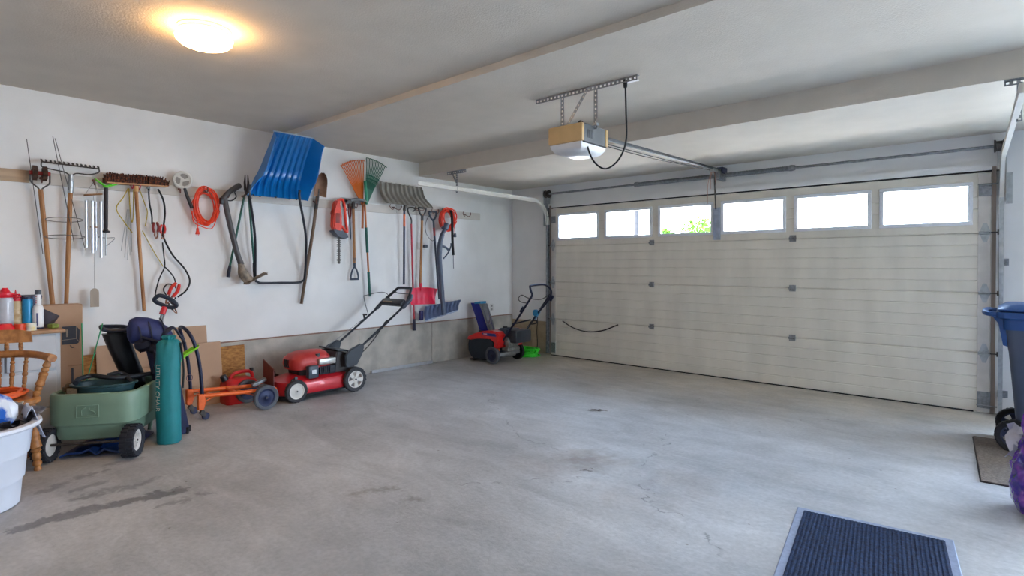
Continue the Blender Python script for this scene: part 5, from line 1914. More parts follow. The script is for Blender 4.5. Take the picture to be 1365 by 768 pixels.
# ================================================================ cardboard and board offcuts
card = M('brown_cardboard', '#b9977c', .8, 0, .06, 4, .05, 30)
card_dark = M('darker_cardboard', '#ab876a', .8, 0, .08, 4)  # second cardboard tone, a slightly darker brown
osb = M('strand_board', '#b98445', .8, 0, .25, 40, .3, 60, (1, .6, 1.6), '#8c5c2c')
t = thing('flat_carton', 'tall flat carton with printed dark box logo beside the cabinet', 'carton', (.22, -5.55, 0))
part('carton', bb(BM(), (.14, -5.72, .0), (.298, -5.435, 1.005), bev=.004, seg=1), card, t)
part('flap_line', bb(BM(), (.296, -5.53, .52), (.3005, -5.436, .528)), card_dark, t)
b = BM()
X0 = .2985
yy = lambda u: -5.631 + (u - 68) * .00467
zz = lambda v: 1.005 - (v - 407) * .00588
prism(b, [(X0, yy(82), zz(457)), (X0, yy(82), zz(436)), (X0, yy(101), zz(436)), (X0, yy(106), zz(442)), (X0, yy(105), zz(458)), (X0, yy(102), zz(460)), (X0, yy(82), zz(460))], (.002, 0, 0))
lg = part('box_logo', b, M('printed_slate_ink', '#4b505c', .8, 0, .05), t)
b = BM()
for a, c in (((82, 454), (101, 453)), ((101, 436), (101, 453)), ((101, 453), (105, 458)),):
    cyl(b, (X0 + .002, yy(a[0]), zz(a[1])), (X0 + .002, yy(c[0]), zz(c[1])), .0022, n=5)
bb(b, (X0 + .001, yy(87.5), zz(450)), (X0 + .003, yy(90), zz(440)))
part('logo_lines', b, M('logo_pale_ink', '#a49a90', .8), lg)
b = BM()
tube(b, sm([(X0 + .001, yy(93), zz(461.5)), (X0 + .001, yy(95), zz(464.5)), (X0 + .001, yy(98.5), zz(464))], 4), .004, 5)
part('arrow_print', b, M('printed_slate_ink', '#4b505c'), t)
b = BM()
bb(b, (X0, yy(94), zz(512)), (X0 + .002, yy(97), zz(492)))
part('side_print', b, M('printed_slate_ink', '#4b505c'), t)
for lab, (x, y0, y1, z0, z1), m, lean in (
        ('tall brown cardboard sheet leaning behind the black loop handle', (.115, -4.70, -4.423, .0, .735), card, .10),
        ('brown cardboard sheet in front, lower and right of the tall one', (.175, -4.72, -4.325, .0, .578), card, .08),
        ('small cardboard piece behind the navy golf bag', (.155, -5.125, -4.76, .0, .625), card, .08),
        ('cardboard piece at the foot of the black chute', (.235, -5.10, -4.80, .0, .42), card_dark, .06),
        ('narrow cardboard sheet left of the black chute', (.125, -5.30, -5.13, .0, .63), card, .08)):
    b = BM()
    prism(b, [(x, y0, z0), (x, y1, z0), (x - lean, y1, z1), (x - lean, y0, z1)], (.012, 0, 0))
    solo('cardboard_sheet', b, m, lab, 'cardboard', 'cardboard sheets against the left wall')
for lab, (x, y0, y1, z1), lean in (('offcut of orange strand board standing left of the red fuel can', (.085, -4.50, -4.075, .515), .05), ('offcut of orange strand board standing left behind the green cart', (.075, -5.44, -5.05, .56), .045)):
    b = BM()
    prism(b, [(x, y0, 0), (x, y1, 0), (x - lean, y1, z1), (x - lean, y0, z1)], (.016, 0, 0))
    solo('strand_board', b, osb, lab, 'board', 'strand board offcuts')

# ================================================================ captain's chair
t = thing('wooden_chair', 'turned wooden armchair with orange cord coiled on its seat', 'chair', (1.0, -6.05, 0))
YC = -6.05
b = BM()
rloft(b, [(1.005, YC, .205, .225, .08, .432), (1.005, YC, .215, .235, .09, .442), (1.005, YC, .215, .235, .09, .460), (1.005, YC, .205, .225, .085, .470)], n=6)
part('seat', b, oak, t)


def turned(a, c, r, beads=(.12, .3, .72, .88)):
    a, c = V(a), V(c)
    prof = []
    n = 34
    for i in range(n + 1):
        f = i / n
        rr = r * (.78 + .26 * math.sin(math.pi * f))
        for q in beads:
            d = abs(f - q)
            if d < .035:
                rr *= 1.16
            elif d < .06:
                rr *= .74
        prof.append((rr, f * (c - a).length))
    b = BM()
    lathe(b, prof, a, c - a, 14)
    return b


for s in (1, -1):
    part('leg', turned((1.145, YC + s * .185, .435), (1.165, YC + s * .212, 0), .025, (.15, .2, .62, .68, .9)), oak, t)
    part('leg', turned((.86, YC + s * .17, .435), (.80, YC + s * .20, 0), .024, (.15, .62, .9)), oak, t)
    part('arm_post', turned((1.145, YC + s * .205, .465), (1.15, YC + s * .272, .70), .021, (.12, .35, .62, .85)), oak, t)
    part('stretcher', turned((1.155, YC + s * .20, .17), (.825, YC + s * .187, .17), .013, (.5,)), oak, t)
part('stretcher', turned((.99, YC - .19, .17), (.99, YC + .19, .17), .013, (.5,)), oak, t)
bowp = [(1.19, YC + .285, .712), (1.10, YC + .268, .714), (.98, YC + .24, .718), (.88, YC + .17, .722), (.835, YC + .06, .725), (.83, YC, .726), (.835, YC - .06, .725), (.88, YC - .17, .722), (.98, YC - .24, .718), (1.10, YC - .268, .714), (1.19, YC - .285, .712)]
b = BM()
tube(b, sm(bowp, 5), [.026] * 6 + [.024] * 39 + [.026] * 6, 10, flat=(1, 1))
part('arm_bow', b, oak, t)
for f in (-3, -2, -1, 0, 1, 2, 3):
    yq = YC + f * .066
    xq = .838 + .05 * (abs(f) / 3) ** 2
    part('spindle', turned((xq + .045, YC + f * .058, .465), (xq, yq, .715), .0125, (.2, .5, .8)), oak, t)
for f in (-2.5, -1.5, -.5, .5, 1.5, 2.5):
    part('short_spindle', turned((.842, YC + f * .07, .738), (.828, YC + f * .07, .80), .012, (.3, .7)), oak, t)
b = BM()
g = []
for i in range(7):
    f = i / 6
    row = []
    for j in range(17):
        u = j / 16 * 2 - 1
        row.append((.82 + .05 * u * u - .012 * f, YC + u * .225, .795 + .088 * f * (1 - .25 * u ** 6) + (.0 if f else .0)))
    g.append(row)
sheet(b, g, -.026)
bmesh.ops.bevel(b, geom=[e for e in b.edges if len(e.link_faces) == 2 and e.calc_face_angle(0) > 1.0], offset=.006, segments=2, affect='EDGES')
part('crest_rail', b, oak, t)
t = thing('extension_cord', 'orange extension cord coiled flat on the chair seat', 'cord', (1.0, -6.02, .472))
pts = [V((p.x, p.y, max(.479, p.z))) for p in coil((1.03, -6.005, .500), .14, .125, 12, 'z', jit=.022, seed=9, thick=.024)]
part('coil', tube(BM(), pts, .0065, 6), M('chair_cord_orange', '#e8632a', .5, 0, .08), t)

# ================================================================ white tub of papers
t = thing('laundry_tub', 'white ribbed plastic tub full of papers in the lower left', 'tub', (1.66, -6.205, 0))
tubm = M('tub_white', '#d9dce6', .4, 0, .03, 6)
b = BM()
lathe(b, [(0, 0), (.215, 0), (.228, .01), (.240, .16), (.243, .165), (.250, .165), (.262, .31), (.265, .315), (.272, .315), (.290, .470), (.322, .474), (.330, .486), (.326, .502), (.300, .508), (.282, .50), (.255, .25), (.218, .02), (0, .015)], (1.66, -6.205, 0), n=56)
b.transform(MX.Translation((1.66, -6.205, 0)) @ MX.Diagonal((.96, .96, .90, 1)) @ MX.Translation((-1.66, 6.205, 0)))
part('bin', b, tubm, t)
rr = random.Random(21)
newsm = [M('newsprint_grey', '#7e7c80', .8, 0, .3, 25, hex2='#4c4a52'), M('newsprint_dark', '#4a4a55', .8, 0, .3, 25, hex2='#2b2b33'), M('newsprint_pale', '#b9b4ae', .8, 0, .2, 25)]
labs = ['dark newspaper folded on the left of the white tub', 'grey newspaper lying across the white tub', 'pale paper at the back of the white tub', 'grey folded paper sticking up at the right rim of the tub', 'dark glossy magazine near the front rim of the tub', 'pale crumpled paper in the middle of the tub']
specs = [(1.62, -6.22, .50, .30, .22, .3, .1, .15), (1.74, -6.10, .505, .26, .18, 1.2, -.12, .1), (1.56, -6.03, .53, .20, .15, .6, .25, -.2), (1.66, -5.97, .545, .24, .15, .9, .35, .35), (1.83, -6.20, .50, .20, .16, .2, .0, .05), (1.71, -6.06, .535, .15, .12, 2.2, .2, .2)]
for k, (x, y, z, sx, sy, a, tl, t2) in enumerate(specs):
    b = BM()
    g = [[(sx * (i / 8 - .5), sy * (j / 6 - .5), .02 * math.sin(i * .9 + k) * math.cos(j * .8) + .012 * math.sin(j * 2.1 + i)) for j in range(7)] for i in range(9)]
    sheet(b, g, .006)
    b.transform(MX.Translation((x - .04, y - .035, z - .05)) @ MX.Rotation(a, 4, 'Z') @ MX.Rotation(tl, 4, 'X') @ MX.Rotation(t2, 4, 'Y'))
    solo('newspaper', b, newsm[k % 3], labs[k], 'paper', 'papers in the white tub')
t = thing('plastic_bag', 'blue and white printed plastic bag upright in the tub', 'bag', (1.70, -6.10, .47))
b = BM()
rows = []
for i, (z, hx, hy) in enumerate(((.49, .05, .085), (.53, .07, .105), (.58, .065, .10), (.625, .045, .075), (.655, .02, .03))):
    rows.append([V((1.68 + p.x + rr.uniform(-.006, .006), -6.10 + p.y + rr.uniform(-.006, .006), z - .045)) for p in rring(0, 0, hx, hy, min(hx, hy) * .8, 0, 5)])
skin_rings(b, rows)
part('bag', b, M('blue_white_print', '#1f63c8', .3, 0, .1, 9, .2, 30, hex2='#dfe6f2', thr=(.46, .54)), t)
b = BM()
g = []
for i in range(8):
    f = i / 7
    g.append([(1.70 + .02 * math.sin(j + i) + .06 * f, -5.945 + (.10 * f) + .012 * math.sin(2 * j + i), .555 - .20 * f * f + .0 + .018 * math.sin(1.7 * j + i) - .0 + .035 * (j - 2) * (-1)) for j in range(6)])
g = [[(1.69 - .035 * (j - 2.5) + .01 * math.sin(i * 2 + j), -5.975 + .085 * (i / 7), .475 + .04 * math.sin(math.pi * min(1, i / 5)) - .13 * max(0, (i - 3) / 4) ** 1.4 + .012 * math.sin(j * 2.4 + i)) for j in range(6)] for i in range(8)]
b = BM()
sheet(b, g, .003)
solo('plastic_bag', b, M('milky_bag', '#b9c0d4', .3, 0, .1, 12), 'milky plastic bag drooping over the right rim of the tub', 'bag')

# ================================================================ green garden cart (own coordinates: x to its right, y away, z up)
RZ = R(55)
t = thing('garden_cart', 'sage green moulded garden cart with chunky tyres beside the chair', 'cart', (1.18, -5.58, 0), RZ)
gm = M('sage_green_plastic', '#76907b', .45, 0, .06, 4)
b = BM()
rows = [(.0, .385, .205, .325, .08, .125), (.0, .385, .232, .335, .09, .132), (.0, .385, .240, .340, .09, .165), (.0, .385, .240, .342, .09, .170), (.0, .385, .246, .345, .09, .215), (.0, .385, .250, .347, .09, .222), (.0, .385, .266, .358, .10, .234), (.0, .385, .272, .365, .11, .36), (.0, .385, .272, .365, .11, .425), (.0, .385, .266, .360, .11, .440), (.0, .385, .250, .345, .10, .445), (.0, .385, .240, .335, .10, .435), (.0, .385, .225, .32, .09, .18)]
rloft(b, rows, n=7)
part('tub', b, gm, t, world=False)
b = BM()
# pressed emblem: rounded square with a curved stroke
yf = .385 - .366
for a, c in (((-.075, .285), (.055, .285)), ((.055, .285), (.055, .365)), ((.055, .365), (-.075, .365)), ((-.075, .365), (-.075, .285))):
    cyl(b, (a[0], yf, a[1]), (c[0], yf, c[1]), .0035, n=6)
tube(b, sm([(-.045, yf, .30), (-.045, yf, .335), (-.02, yf, .35)], 4), .003, 6)
tube(b, sm([(.035, yf, .35), (.005, yf, .352), (.0, yf, .335), (.03, yf, .32), (.03, yf, .30), (-.01, yf, .298)], 4), .003, 6)
part('emblem', b, gm, t, world=False, label='raised square emblem')
for x, s in ((.255, 1), (-.255, -1)):
    c = (x, .02, .112)
    w = wheel.__globals__
    # chunky treaded tyre
    ax = V((1, 0, 0))
    b = BM()
    lathe(b, [(.072, -.036), (.100, -.042), (.106, -.030), (.106, .030), (.100, .042), (.072, .036)], c, ax, 40, ring=True)
    for k in range(22):
        a = 2 * math.pi * k / 22
        for q in (-1, 1):
            aa = a + (.14 if q > 0 else 0)
            box(b, (c[0] + q * .020, c[1] + .106 * math.cos(aa), c[2] + .106 * math.sin(aa)), (.040, .012, .014), (aa, 0, 0))
    ty = part('tyre', b, M('chunky_tyre', '#23242c', .8, 0, .2, 30), t, world=False)
    b = BM()
    so = s
    lathe(b, [(0, .030), (.016, .030), (.018, .022), (.050, .016), (.058, .028), (.073, .030), (.073, -.030), (0, -.030)], c, ax * so, 36)
    for k in range(10):
        a = 2 * math.pi * k / 10
        box(b, (c[0] + so * .020, c[1] + .036 * math.cos(a), c[2] + .036 * math.sin(a)), (.012, .036, .004), (a, 0, 0))
    hb_ = part('hub', b, M('cream_hub', '#c9c3bd', .5, 0, .06), ty, world=False)
    part('axle_nut', cyl(BM(), (c[0] + so * .028, c[1], c[2]), (c[0] + so * .036, c[1], c[2]), .008, n=8), steel_dark, hb_ if False else ty, world=False)
part('axle', cyl(BM(), (-.23, .02, .112), (.23, .02, .112), .009, n=8), steel_dark, t, world=False)
b = BM()
for x in (-.12, .12):
    tube(b, sm([(x, .70, .13), (x, .72, .07), (x, .70, .0)], 4), .016, 8)
part('rest_foot', b, gm, t, world=False, kind='stuff')
CW = MX.Translation((1.18, -5.58, 0)) @ MX.Rotation(RZ, 4, 'Z')


def cartw(p):
    return CW @ V(p)


# basin lying in the cart
c = cartw((.02, .19, 0))
t = thing('oval_basin', 'dark teal oval basin resting in the mouth of the green cart', 'basin', (c.x, c.y, .40), RZ)
b = BM()
lathe(b, [(0, .395), (.150, .395), (.172, .400), (.186, .470), (.204, .476), (.206, .486), (.196, .490), (.178, .482), (.160, .41), (0, .405)], (.0, .0, -.40), n=40, sq=(1, .68))
part('basin', b, M('teal_black_plastic', '#27454a', .4, 0, .08), t, world=False)
# black hose and handle lying on the basin
t = thing('rubber_hose', 'black rubber hose lying over the teal basin in the cart', 'hose', tuple(cartw((.0, .25, .49))))
b = BM()
pts = [cartw(p) for p in ((-.13, .13, .500), (-.14, .20, .515), (-.09, .26, .525), (.0, .22, .520), (.08, .20, .515), (.14, .26, .505), (.18, .34, .500), (.20, .44, .490), (.21, .56, .475))]
tube(b, sm(pts, 6), .017, 8)
pts = [cartw(p) for p in ((.0, .28, .52), (.06, .31, .53), (.12, .30, .51), (.16, .22, .50), (.20, .19, .475))]
tube(b, sm(pts, 5), .014, 8)
part('hose', b, M('soft_black_hose', '#1b2029', .6), t)
b = BM()
for k, p in enumerate(((-.20, .17, .455), (-.215, .24, .453), (-.20, .31, .455), (-.13, .08, .452))):
    c = cartw(p)
    box(b, c, (.06, .045, .03), (k * .7, k * 1.1, k * .5), bev=.008)
solo('bark_scraps', b, M('brown_bark', '#5a4a36', .9, 0, .3, 40), 'brown bark scraps piled at the left rim of the green cart', 'scraps', kind='stuff')
# two thin green stakes
for a, c in (((-.16, .30, .45), (.95, -5.565, .905)), ((-.15, .31, .45), (.95, -5.445, .895))):
    b = BM()
    e = cartw(a)
    tube(b, [cartw((a[0], a[1], .20)), e, V(c)], .0045, 6)
    solo('plant_stake', b, M('green_coated_stake', '#2f8f5e', .4), 'thin green plant stake rising from the cart, ' + ('left' if c[1] < -5.5 else 'right') + ' of the pair', 'stake', 'green plant stakes')
# dark blue tarp under the cart
b = BM()
g = [[cartw((-.20 + .40 * i / 9, .06 + .50 * j / 9, .018 + .045 * abs(math.sin(i * 1.9 + j * .7)) * (1 - abs(i / 4.5 - 1) ** 3))) for j in range(10)] for i in range(10)]
sheet(b, g, .012)
solo('tarpaulin', b, M('dark_blue_tarp', '#173a78', .4, 0, .25, 8), 'crumpled dark blue tarpaulin on the floor under the cart', 'tarpaulin')

# ================================================================ black chute with loop handle
t = thing('plastic_chute', 'tall curved black plastic chute with a loop handle standing in the cart', 'chute', (.70, -5.2, .186))
b = BM()
rows = []
for y, z, hw in ((-5.31, .795, .085), (-5.295, .74, .083), (-5.27, .66, .080), (-5.235, .56, .078), (-5.20, .46, .076), (-5.18, .30, .076), (-5.175, .186, .078)):
    rows.append(rring(.70, y, .05, hw, .035, z, n=4))
skin_rings(b, rows)
part('chute', b, M('satin_black_plastic', '#0f1016', .35, 0, .2, 10), t)
b = BM()
tube(b, sm([(.70, -5.395, .845), (.73, -5.40, .835), (.755, -5.36, .822), (.76, -5.28, .815), (.735, -5.225, .812), (.69, -5.222, .822), (.65, -5.25, .835), (.64, -5.33, .842), (.665, -5.39, .847)], 5, True), .016, 8, closed=True)
part('loop_handle', b, M('blue_black_handle', '#222a3a', .4), t)
b = BM()
bb(b, (.66, -5.36, .78), (.74, -5.26, .825), bev=.012)
part('neck', b, M('satin_black_plastic', '#0f1016'), t)

# ================================================================ golf bag on its trolley
t = thing('golf_bag', 'navy golf bag leaning on the wall side with trolley handle up', 'golf bag', (.93, -4.98, 0))
navyf = M('navy_bag_fabric', '#1c2447', .7, 0, .2, 14, .2, 40)
b = BM()
base, top = V((.95, -4.975, .005)), V((.90, -5.07, .70))
rows = []
for f, r in ((0, .085), (.03, .092), (.3, .090), (.6, .088), (.9, .094), (1, .098)):
    c = base.lerp(top, f)
    rows.append([c + V((r * math.cos(2 * math.pi * k / 24) * (1 + .04 * math.sin(3 * k)), r * math.sin(2 * math.pi * k / 24), 0)) for k in range(24)])
skin_rings(b, rows)
part('bag_body', b, navyf, t)
b = BM()
rows = []
for y, z, rz_, rx in ((-4.975, .70, .05, .07), (-5.01, .735, .095, .09), (-5.08, .775, .115, .095), (-5.15, .80, .115, .09), (-5.225, .82, .105, .085), (-5.262, .82, .09, .07), (-5.275, .815, .06, .05)):
    rows.append([V((.90 + rx * math.cos(2 * math.pi * k / 20) * (1 + .06 * math.sin(2 * k + y * 40)), y, z + rz_ * math.sin(2 * math.pi * k / 20))) for k in range(20)])
skin_rings(b, rows)
part('bag_hood', b, M('navy_hood', '#232c5e', .6, 0, .25, 10, .3, 25), t)
for (y, z, r) in ((-5.20, .715, .055), (-5.13, .69, .05)):
    b = BM()
    lathe(b, [(.0, -r), (r * .7, -r * .7), (r, 0), (r * .8, r * .7), (0, r)], (.96, y, z), (.3, -.4, 1), 14)
    part('head_cover', b, M('black_navy_fabric', '#12162c', .7, 0, .2, 20, .2, 40), t)
b = BM()
tube(b, sm([(.97, -5.10, .71), (1.0, -5.06, .80), (.98, -5.0, .83), (.97, -4.95, .76), (.99, -4.92, .70)], 5), .018, 8, flat=(1, .5))
tube(b, sm([(.99, -5.14, .70), (1.01, -5.13, .60), (1.0, -5.145, .50)], 5), .012, 6)
for yq in (-5.06, -5.15, -5.22):
    tube(b, [(.90 + .10 * math.cos(R(a)), yq - .012 * math.sin(R(a)), .785 + .125 * math.sin(R(a)) - .012 * abs(yq + 5.12) * 10) for a in range(-70, 100, 17)], .009, 6, flat=(1, .5))
tube(b, sm([(1.0, -5.22, .78), (1.005, -5.12, .74), (1.0, -5.03, .72)], 5), .010, 6)
part('shoulder_strap', b, M('black_navy_fabric', '#12162c'), t)
b = BM()
cyl(b, (.88, -5.10, .76), (.86, -5.028, .975), .009, n=10)
cyl(b, (.90, -5.085, .76), (.87, -5.015, .97), .007, n=10)
part('trolley_shaft', b, M('dull_zinc', '#8d9094'), t)
part('red_joint', cyl(BM(), (.87, -5.045, .93), (.862, -5.022, .985), .022, n=10), M('red_joint', '#c2232f', .4), t)
b = BM()
tube(b, sm([(.86, -5.09, 1.055), (.875, -5.06, 1.078), (.90, -5.0, 1.05), (.915, -4.96, 1.01), (.90, -4.965, .985), (.87, -5.0, .985), (.85, -5.05, 1.01), (.845, -5.085, 1.035)], 5, True), .016, 8, closed=True)
part('loop_grip', b, M('blue_black_handle', '#222a3a'), t)
b = BM()
for k in range(9):
    a = 2 * math.pi * k / 9
    cyl(b, (.95 + .088 * math.cos(a), -4.975 + .088 * math.sin(a), .002), (.95 + .09 * math.cos(a), -4.975 + .09 * math.sin(a), .05), .012, n=6)
part('base_ring', b, blackrub, t, kind='stuff')
b = BM()
pts = [(1.0, -4.895 + .022 * math.cos(2 * math.pi * k / 16), .43 + .026 * math.sin(2 * math.pi * k / 16)) for k in range(16)]
tube(b, pts, .0025, 5, closed=True)
part('wire_ring', b, M('plum_wire', '#5e4550', .5), t)

# ================================================================ teal folding chair bag
t = thing('chair_bag', 'teal fabric bag of a folded chair standing before the cart', 'bag', (1.155, -5.085, 0))
tealf = M('teal_fabric', '#137a80', .6, 0, .10, 6, .25, 22)
b = BM()
CX, CY = 1.155, -5.085
rows = []
prof = [(0, .060), (.004, .076), (.02, .080), (.12, .079), (.25, .081), (.40, .079), (.52, .078), (.58, .082), (.64, .080), (.69, .081), (.735, .074), (.758, .055), (.765, .030), (.785, .045), (.795, .035)]
for i, (z, r) in enumerate(prof):
    row = []
    for k in range(40):
        a = 2 * math.pi * k / 40
        fold = 0.0
        if z > .5:
            fold = .004 * math.sin(5 * a + z * 30) + .003 * math.sin(9 * a - z * 45)
        if z > .73:
            fold += .006 * math.sin(11 * a)
        if z < .12:
            fold += .003 * math.sin(4 * a + 1)
        lean = .012 * math.sin(z * 4.5)
        rr_ = r + fold
        row.append(V((CX + rr_ * math.cos(a) + lean * .3, CY + rr_ * math.sin(a) - lean * .6, z)))
    rows.append(row)
skin_rings(b, rows)
part('bag', b, tealf, t, smooth=60)
b = text_mesh('UTILITY CHAIR', .058, .0)
bmesh.ops.triangulate(b, faces=b.faces[:])
bmesh.ops.subdivide_edges(b, edges=b.edges[:], cuts=1)
for v in b.verts:
    u_, v_ = v.co.x, v.co.y
    a = R(-72) + v_ / .0815
    z = .42 - u_ * .88
    lean = .012 * math.sin(z * 4.5)
    v.co = V((CX + .0830 * math.cos(a) + lean * .3, CY + .0830 * math.sin(a) - lean * .6, z))
part('lettering', b, M('lettering_white', '#d9d4cc', .6), t, label='white vertical lettering UTILITY CHAIR')
b = BM()
tube(b, sm([(CX + .06, CY + .06, .74), (CX + .07, CY + .075, .55), (CX + .06, CY + .072, .40)], 5), .008, 6)
part('carry_cord', b, blackrub, t)
# ================================================================ wheeled bin in the right corner
t = thing('wheeled_bin', 'dark blue wheeled refuse bin by the right door track', 'bin', (6.08, -1.02, 0))
binm = M('bin_navy_plastic', '#1f4a86', .4, 0, .06, 5)
bing = M('bin_slate_body', '#4a5568', .5, 0, .08, 5)
b = BM()
rows = [(6.10, -1.02, .235, .20, .05, .06), (6.10, -1.02, .245, .21, .05, .10), (6.09, -1.02, .285, .245, .05, .70), (6.085, -1.02, .30, .255, .05, .82), (6.083, -1.02, .305, .26, .05, .90)]
rloft(b, rows, n=6)
part('body', b, bing, t)
b = BM()
rloft(b, [(6.083, -1.02, .310, .265, .05, .86), (6.083, -1.02, .312, .268, .05, .93), (6.083, -1.02, .345, .30, .05, .945), (6.083, -1.02, .345, .30, .05, .985), (6.083, -1.02, .29, .25, .05, .985), (6.083, -1.02, .29, .25, .05, .90)], n=6)
part('rim', b, binm, t)
b = BM()
tube(b, sm([(5.76, -1.27, .965), (5.685, -1.25, .972), (5.672, -1.02, .975), (5.685, -.80, .972), (5.76, -.78, .965)], 6), .018, 8)
part('grab_bar', b, binm, t)
for yy_ in (-1.24, -.80):
    b = BM()
    prism(b, [(5.70, yy_ - .012, .975), (5.78, yy_ - .012, .975), (5.80, yy_ - .012, .74), (5.775, yy_ - .012, .75), (5.75, yy_ - .012, .90)], (0, .024, 0))
    part('rim_gusset', b, binm, t)
b = BM()
rloft(b, [(6.09, -1.02, .340, .295, .06, .992), (6.09, -1.02, .345, .30, .06, 1.005), (6.09, -1.02, .30, .26, .06, 1.035), (6.09, -1.02, .15, .13, .06, 1.045)], n=6)
part('lid', b, binm, t)
rimm = M('bin_wheel_navy', '#232c48', .5, 0, .1)
wheel(t, (5.845, -1.235, .115), (0, 1, 0), .115, .05, rimm, 5, -1, lugs=26, hub_r=.74, tyre=blackrub)
wheel(t, (5.845, -.80, .115), (0, 1, 0), .115, .05, rimm, 5, 1, lugs=26, hub_r=.74, tyre=blackrub)
part('axle', cyl(BM(), (5.845, -1.25, .115), (5.845, -.79, .115), .011, n=8), steel_dark, t)
b = BM()
bb(b, (5.83, -1.20, .10), (5.90, -.84, .16), bev=.01)
part('axle_housing', b, bing, t)

# ---------------------------------------------------------------- purple bag
t = thing('purple_sack', 'shiny purple plastic sack of refuse at the right edge', 'sack', (6.0, -2.44, 0))
pm = bpy.data.materials.new('purple_film')
pm.use_nodes = True
pnt = pm.node_tree
pp = pnt.nodes['Principled BSDF']
tc = pnt.nodes.new('ShaderNodeTexCoord')
nz = pnt.nodes.new('ShaderNodeTexNoise')
nz.inputs['Scale'].default_value = 16
nz.inputs['Detail'].default_value = 6
pnt.links.new(tc.outputs['Object'], nz.inputs['Vector'])
cr = pnt.nodes.new('ShaderNodeValToRGB')
cr.color_ramp.elements[0].position, cr.color_ramp.elements[1].position = .38, .68
cr.color_ramp.elements[0].color = (*lin('#3a1496'), 1)
cr.color_ramp.elements[1].color = (*lin('#9a48c4'), 1)
pnt.links.new(nz.outputs['Fac'], cr.inputs[0])
pnt.links.new(cr.outputs[0], pp.inputs['Base Color'])
pp.inputs['Roughness'].default_value = .18
pp.inputs['Coat Weight'].default_value = .6
bp = pnt.nodes.new('ShaderNodeBump')
bp.inputs['Strength'].default_value = .9
bp.inputs['Distance'].default_value = .03
vz = pnt.nodes.new('ShaderNodeTexVoronoi')
vz.inputs['Scale'].default_value = 26
vz.feature = 'F1'
pnt.links.new(tc.outputs['Object'], vz.inputs['Vector'])
pnt.links.new(vz.outputs['Distance'], bp.inputs['Height'])
pnt.links.new(bp.outputs[0], pp.inputs['Normal'])
MATS['purple_film'] = pm
b = BM()
rr = random.Random(5)
rows = []
for z, r in ((.0, .12), (.012, .165), (.06, .182), (.15, .185), (.25, .178), (.33, .160), (.40, .140), (.46, .135), (.52, .120), (.565, .085), (.585, .03)):
    rows.append([V((6.0 + (r + rr.uniform(-.012, .012) + .008 * math.sin(5 * 2 * math.pi * k / 36 + z * 20)) * math.cos(2 * math.pi * k / 36), -2.44 + (r + rr.uniform(-.012, .012)) * math.sin(2 * math.pi * k / 36), z)) for k in range(36)])
skin_rings(b, rows)
part('sack', b, pm, t, smooth=50)
b = BM()
g = [[(5.80 + .02 * j + .012 * math.sin(i * 2 + j), -2.40 + .03 * math.sin(j + i), .44 - .035 * i + .012 * math.sin(j * 2)) for j in range(5)] for i in range(6)]
sheet(b, g, .003)
part('clear_flap', b, M('clear_film', '#c3c2d0', .2, 0, .1, 20), t)

# ---------------------------------------------------------------- mats
def ribbed_mat(name, label, corner, ang, w, l, h, n, mat, edge, emat, border):
    """floor mat: flat base, lengthwise ribs, rubber border; x' along its width"""
    t = thing(name, label, 'mat', (*corner, 0), ang)
    b = BM()
    bb(b, (border, border, .001), (w - border, l - border, h))
    part('mat_base', b, mat, t, world=False)
    if n:
        b = BM()
        p = (w - 2 * border) / n
        for k in range(n):
            x = border + p * (k + .5)
            prism(b, [(x - p * .36, border + .004, h - .001), (x - p * .22, border + .004, h + .003), (x + p * .22, border + .004, h + .003), (x + p * .36, border + .004, h - .001)], (0, l - 2 * border - .008, 0))
        part('ribs', b, mat, t, world=False, kind='stuff')
    if border > .005:
        b = BM()
        skin_rings(b, [[V(p) for p in ((0, 0, .001), (w, 0, .001), (w, l, .001), (0, l, .001))], [V(p) for p in ((.004, .004, .004), (w - .004, .004, .004), (w - .004, l - .004, .004), (.004, l - .004, .004))], [V(p) for p in ((border, border, h * .7), (w - border, border, h * .7), (w - border, l - border, h * .7), (border, l - border, h * .7))]])
        part('border', b, emat, t, world=False)
    return t


carpet_blue = M('blue_black_carpet', '#263d66', .95, 0, .25, 60, .5, 220, hex2='#16233f')
pale_edge = M('pale_rubber_edge', '#8f9ab5', .6, 0, .1, 40)
# far edge from (4.98,-3.22) to (5.59,-3.10); runs back toward the camera
A0 = R(8.0)
ca, sa = math.cos(A0), math.sin(A0)
W_, L_ = .665, .98
far_left = V((4.955, -3.205, 0))
corner = far_left - V((-sa, ca, 0)) * L_
ribbed_mat('door_mat', 'blue black ribbed door mat with pale edge in the foreground', (corner.x, corner.y), A0, W_, L_, .004, 34, carpet_blue, 0, pale_edge, .034)
brown = M('brown_grey_carpet', '#7a6c60', .95, 0, .3, 70, .5, 200, hex2='#5c5148')
A1 = R(4.0)
ca, sa = math.cos(A1), math.sin(A1)
far_left = V((5.60, -.955, 0))
corner = far_left - V((-sa, ca, 0)) * 1.14
t = ribbed_mat('floor_mat', 'brown grey floor mat lying before the wheeled bin', (corner.x, corner.y), A1, .60, 1.14, .010, 0, brown, 0, M('dark_mat_edge', '#2c2724', .8), .008)

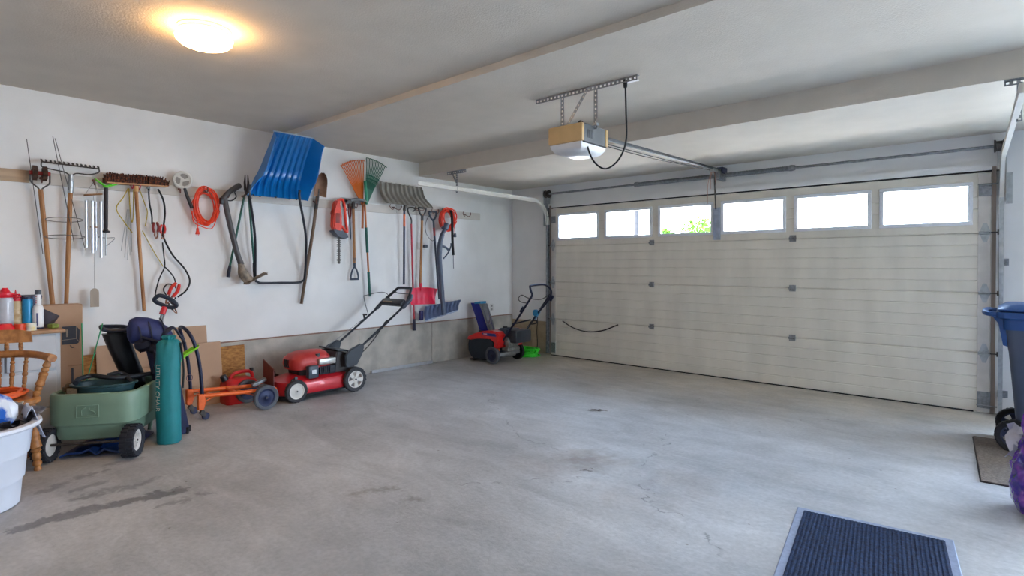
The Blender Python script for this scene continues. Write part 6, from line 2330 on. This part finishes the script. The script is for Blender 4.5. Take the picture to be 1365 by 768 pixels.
# ---------------------------------------------------------------- a few dead leaves on the slab
for x, y, a, s in ((3.03, -2.20, .4, .06),):
    b = BM()
    o = [(-1, 0), (-.5, .35), (-.1, .2), (.3, .6), (.4, .15), (1, .1), (.5, -.2), (.2, -.5), (-.2, -.25), (-.6, -.3)]
    prism(b, [(x + s * (p * math.cos(a) - q * math.sin(a)), y + s * (p * math.sin(a) + q * math.cos(a)), .0015 + .004 * abs(q)) for p, q in o], (0, 0, .0015))
    solo('dead_leaf', b, M('dead_leaf_brown', '#4a4038', .9, 0, .2, 60), 'lone brown dead leaf lying mid floor toward the garage door', 'leaf')

# ================================================================ outside, seen through the door windows
def leafy_tree(x, y, h, r, seed, label):
    t = thing('tree', label, 'tree', (x, y, -.03))
    bark = M('tree_bark', '#6b5a48', .9, 0, .2, 10)
    part('trunk', tube(BM(), sm([(x, y, -.03), (x + .05, y, h * .4), (x, y, h * .75)], 5), [.10] * 5 + [.08] * 5 + [.05], 8), bark, t)
    rr = random.Random(seed)
    b = BM()
    vs, fs = [], []
    for k in range(700):
        a, e = rr.uniform(0, 2 * math.pi), rr.uniform(-1, 1)
        q = rr.random() ** .4 * r
        c = V((x + q * math.cos(a) * math.sqrt(1 - e * e), y + q * math.sin(a) * math.sqrt(1 - e * e), h * .78 + q * e * .85))
        d1 = V((rr.uniform(-1, 1), rr.uniform(-1, 1), rr.uniform(-1, 1))).normalized()
        d2 = d1.orthogonal().normalized()
        s = rr.uniform(.04, .08)
        p = [c - d1 * s, c + d2 * s * .5, c + d1 * s, c - d2 * s * .5]
        b.faces.new([b.verts.new(z) for z in p])
    part('foliage', b, M('tree_leaf_green', '#3c5a1c', .7, 0, .2, 2, spec=.05), t, kind='stuff')
    return t


leafy_tree(-.95, 9.4, 2.9, .55, 2, 'leafy green tree beyond the drive seen through third window')
leafy_tree(-1.95, 9.2, 2.75, .32, 3, 'smaller leafy tree left of the larger one outside')
t = thing('street_pole', 'slim grey street pole outside seen through second window', 'pole', (-2.6, 8.6, -.03))
part('pole', tube(BM(), [(-2.6, 8.6, -.03), (-2.6, 8.6, 6.0)], .075, 10), M('dark_pole', '#2e2e30', .7, spec=.05), t)
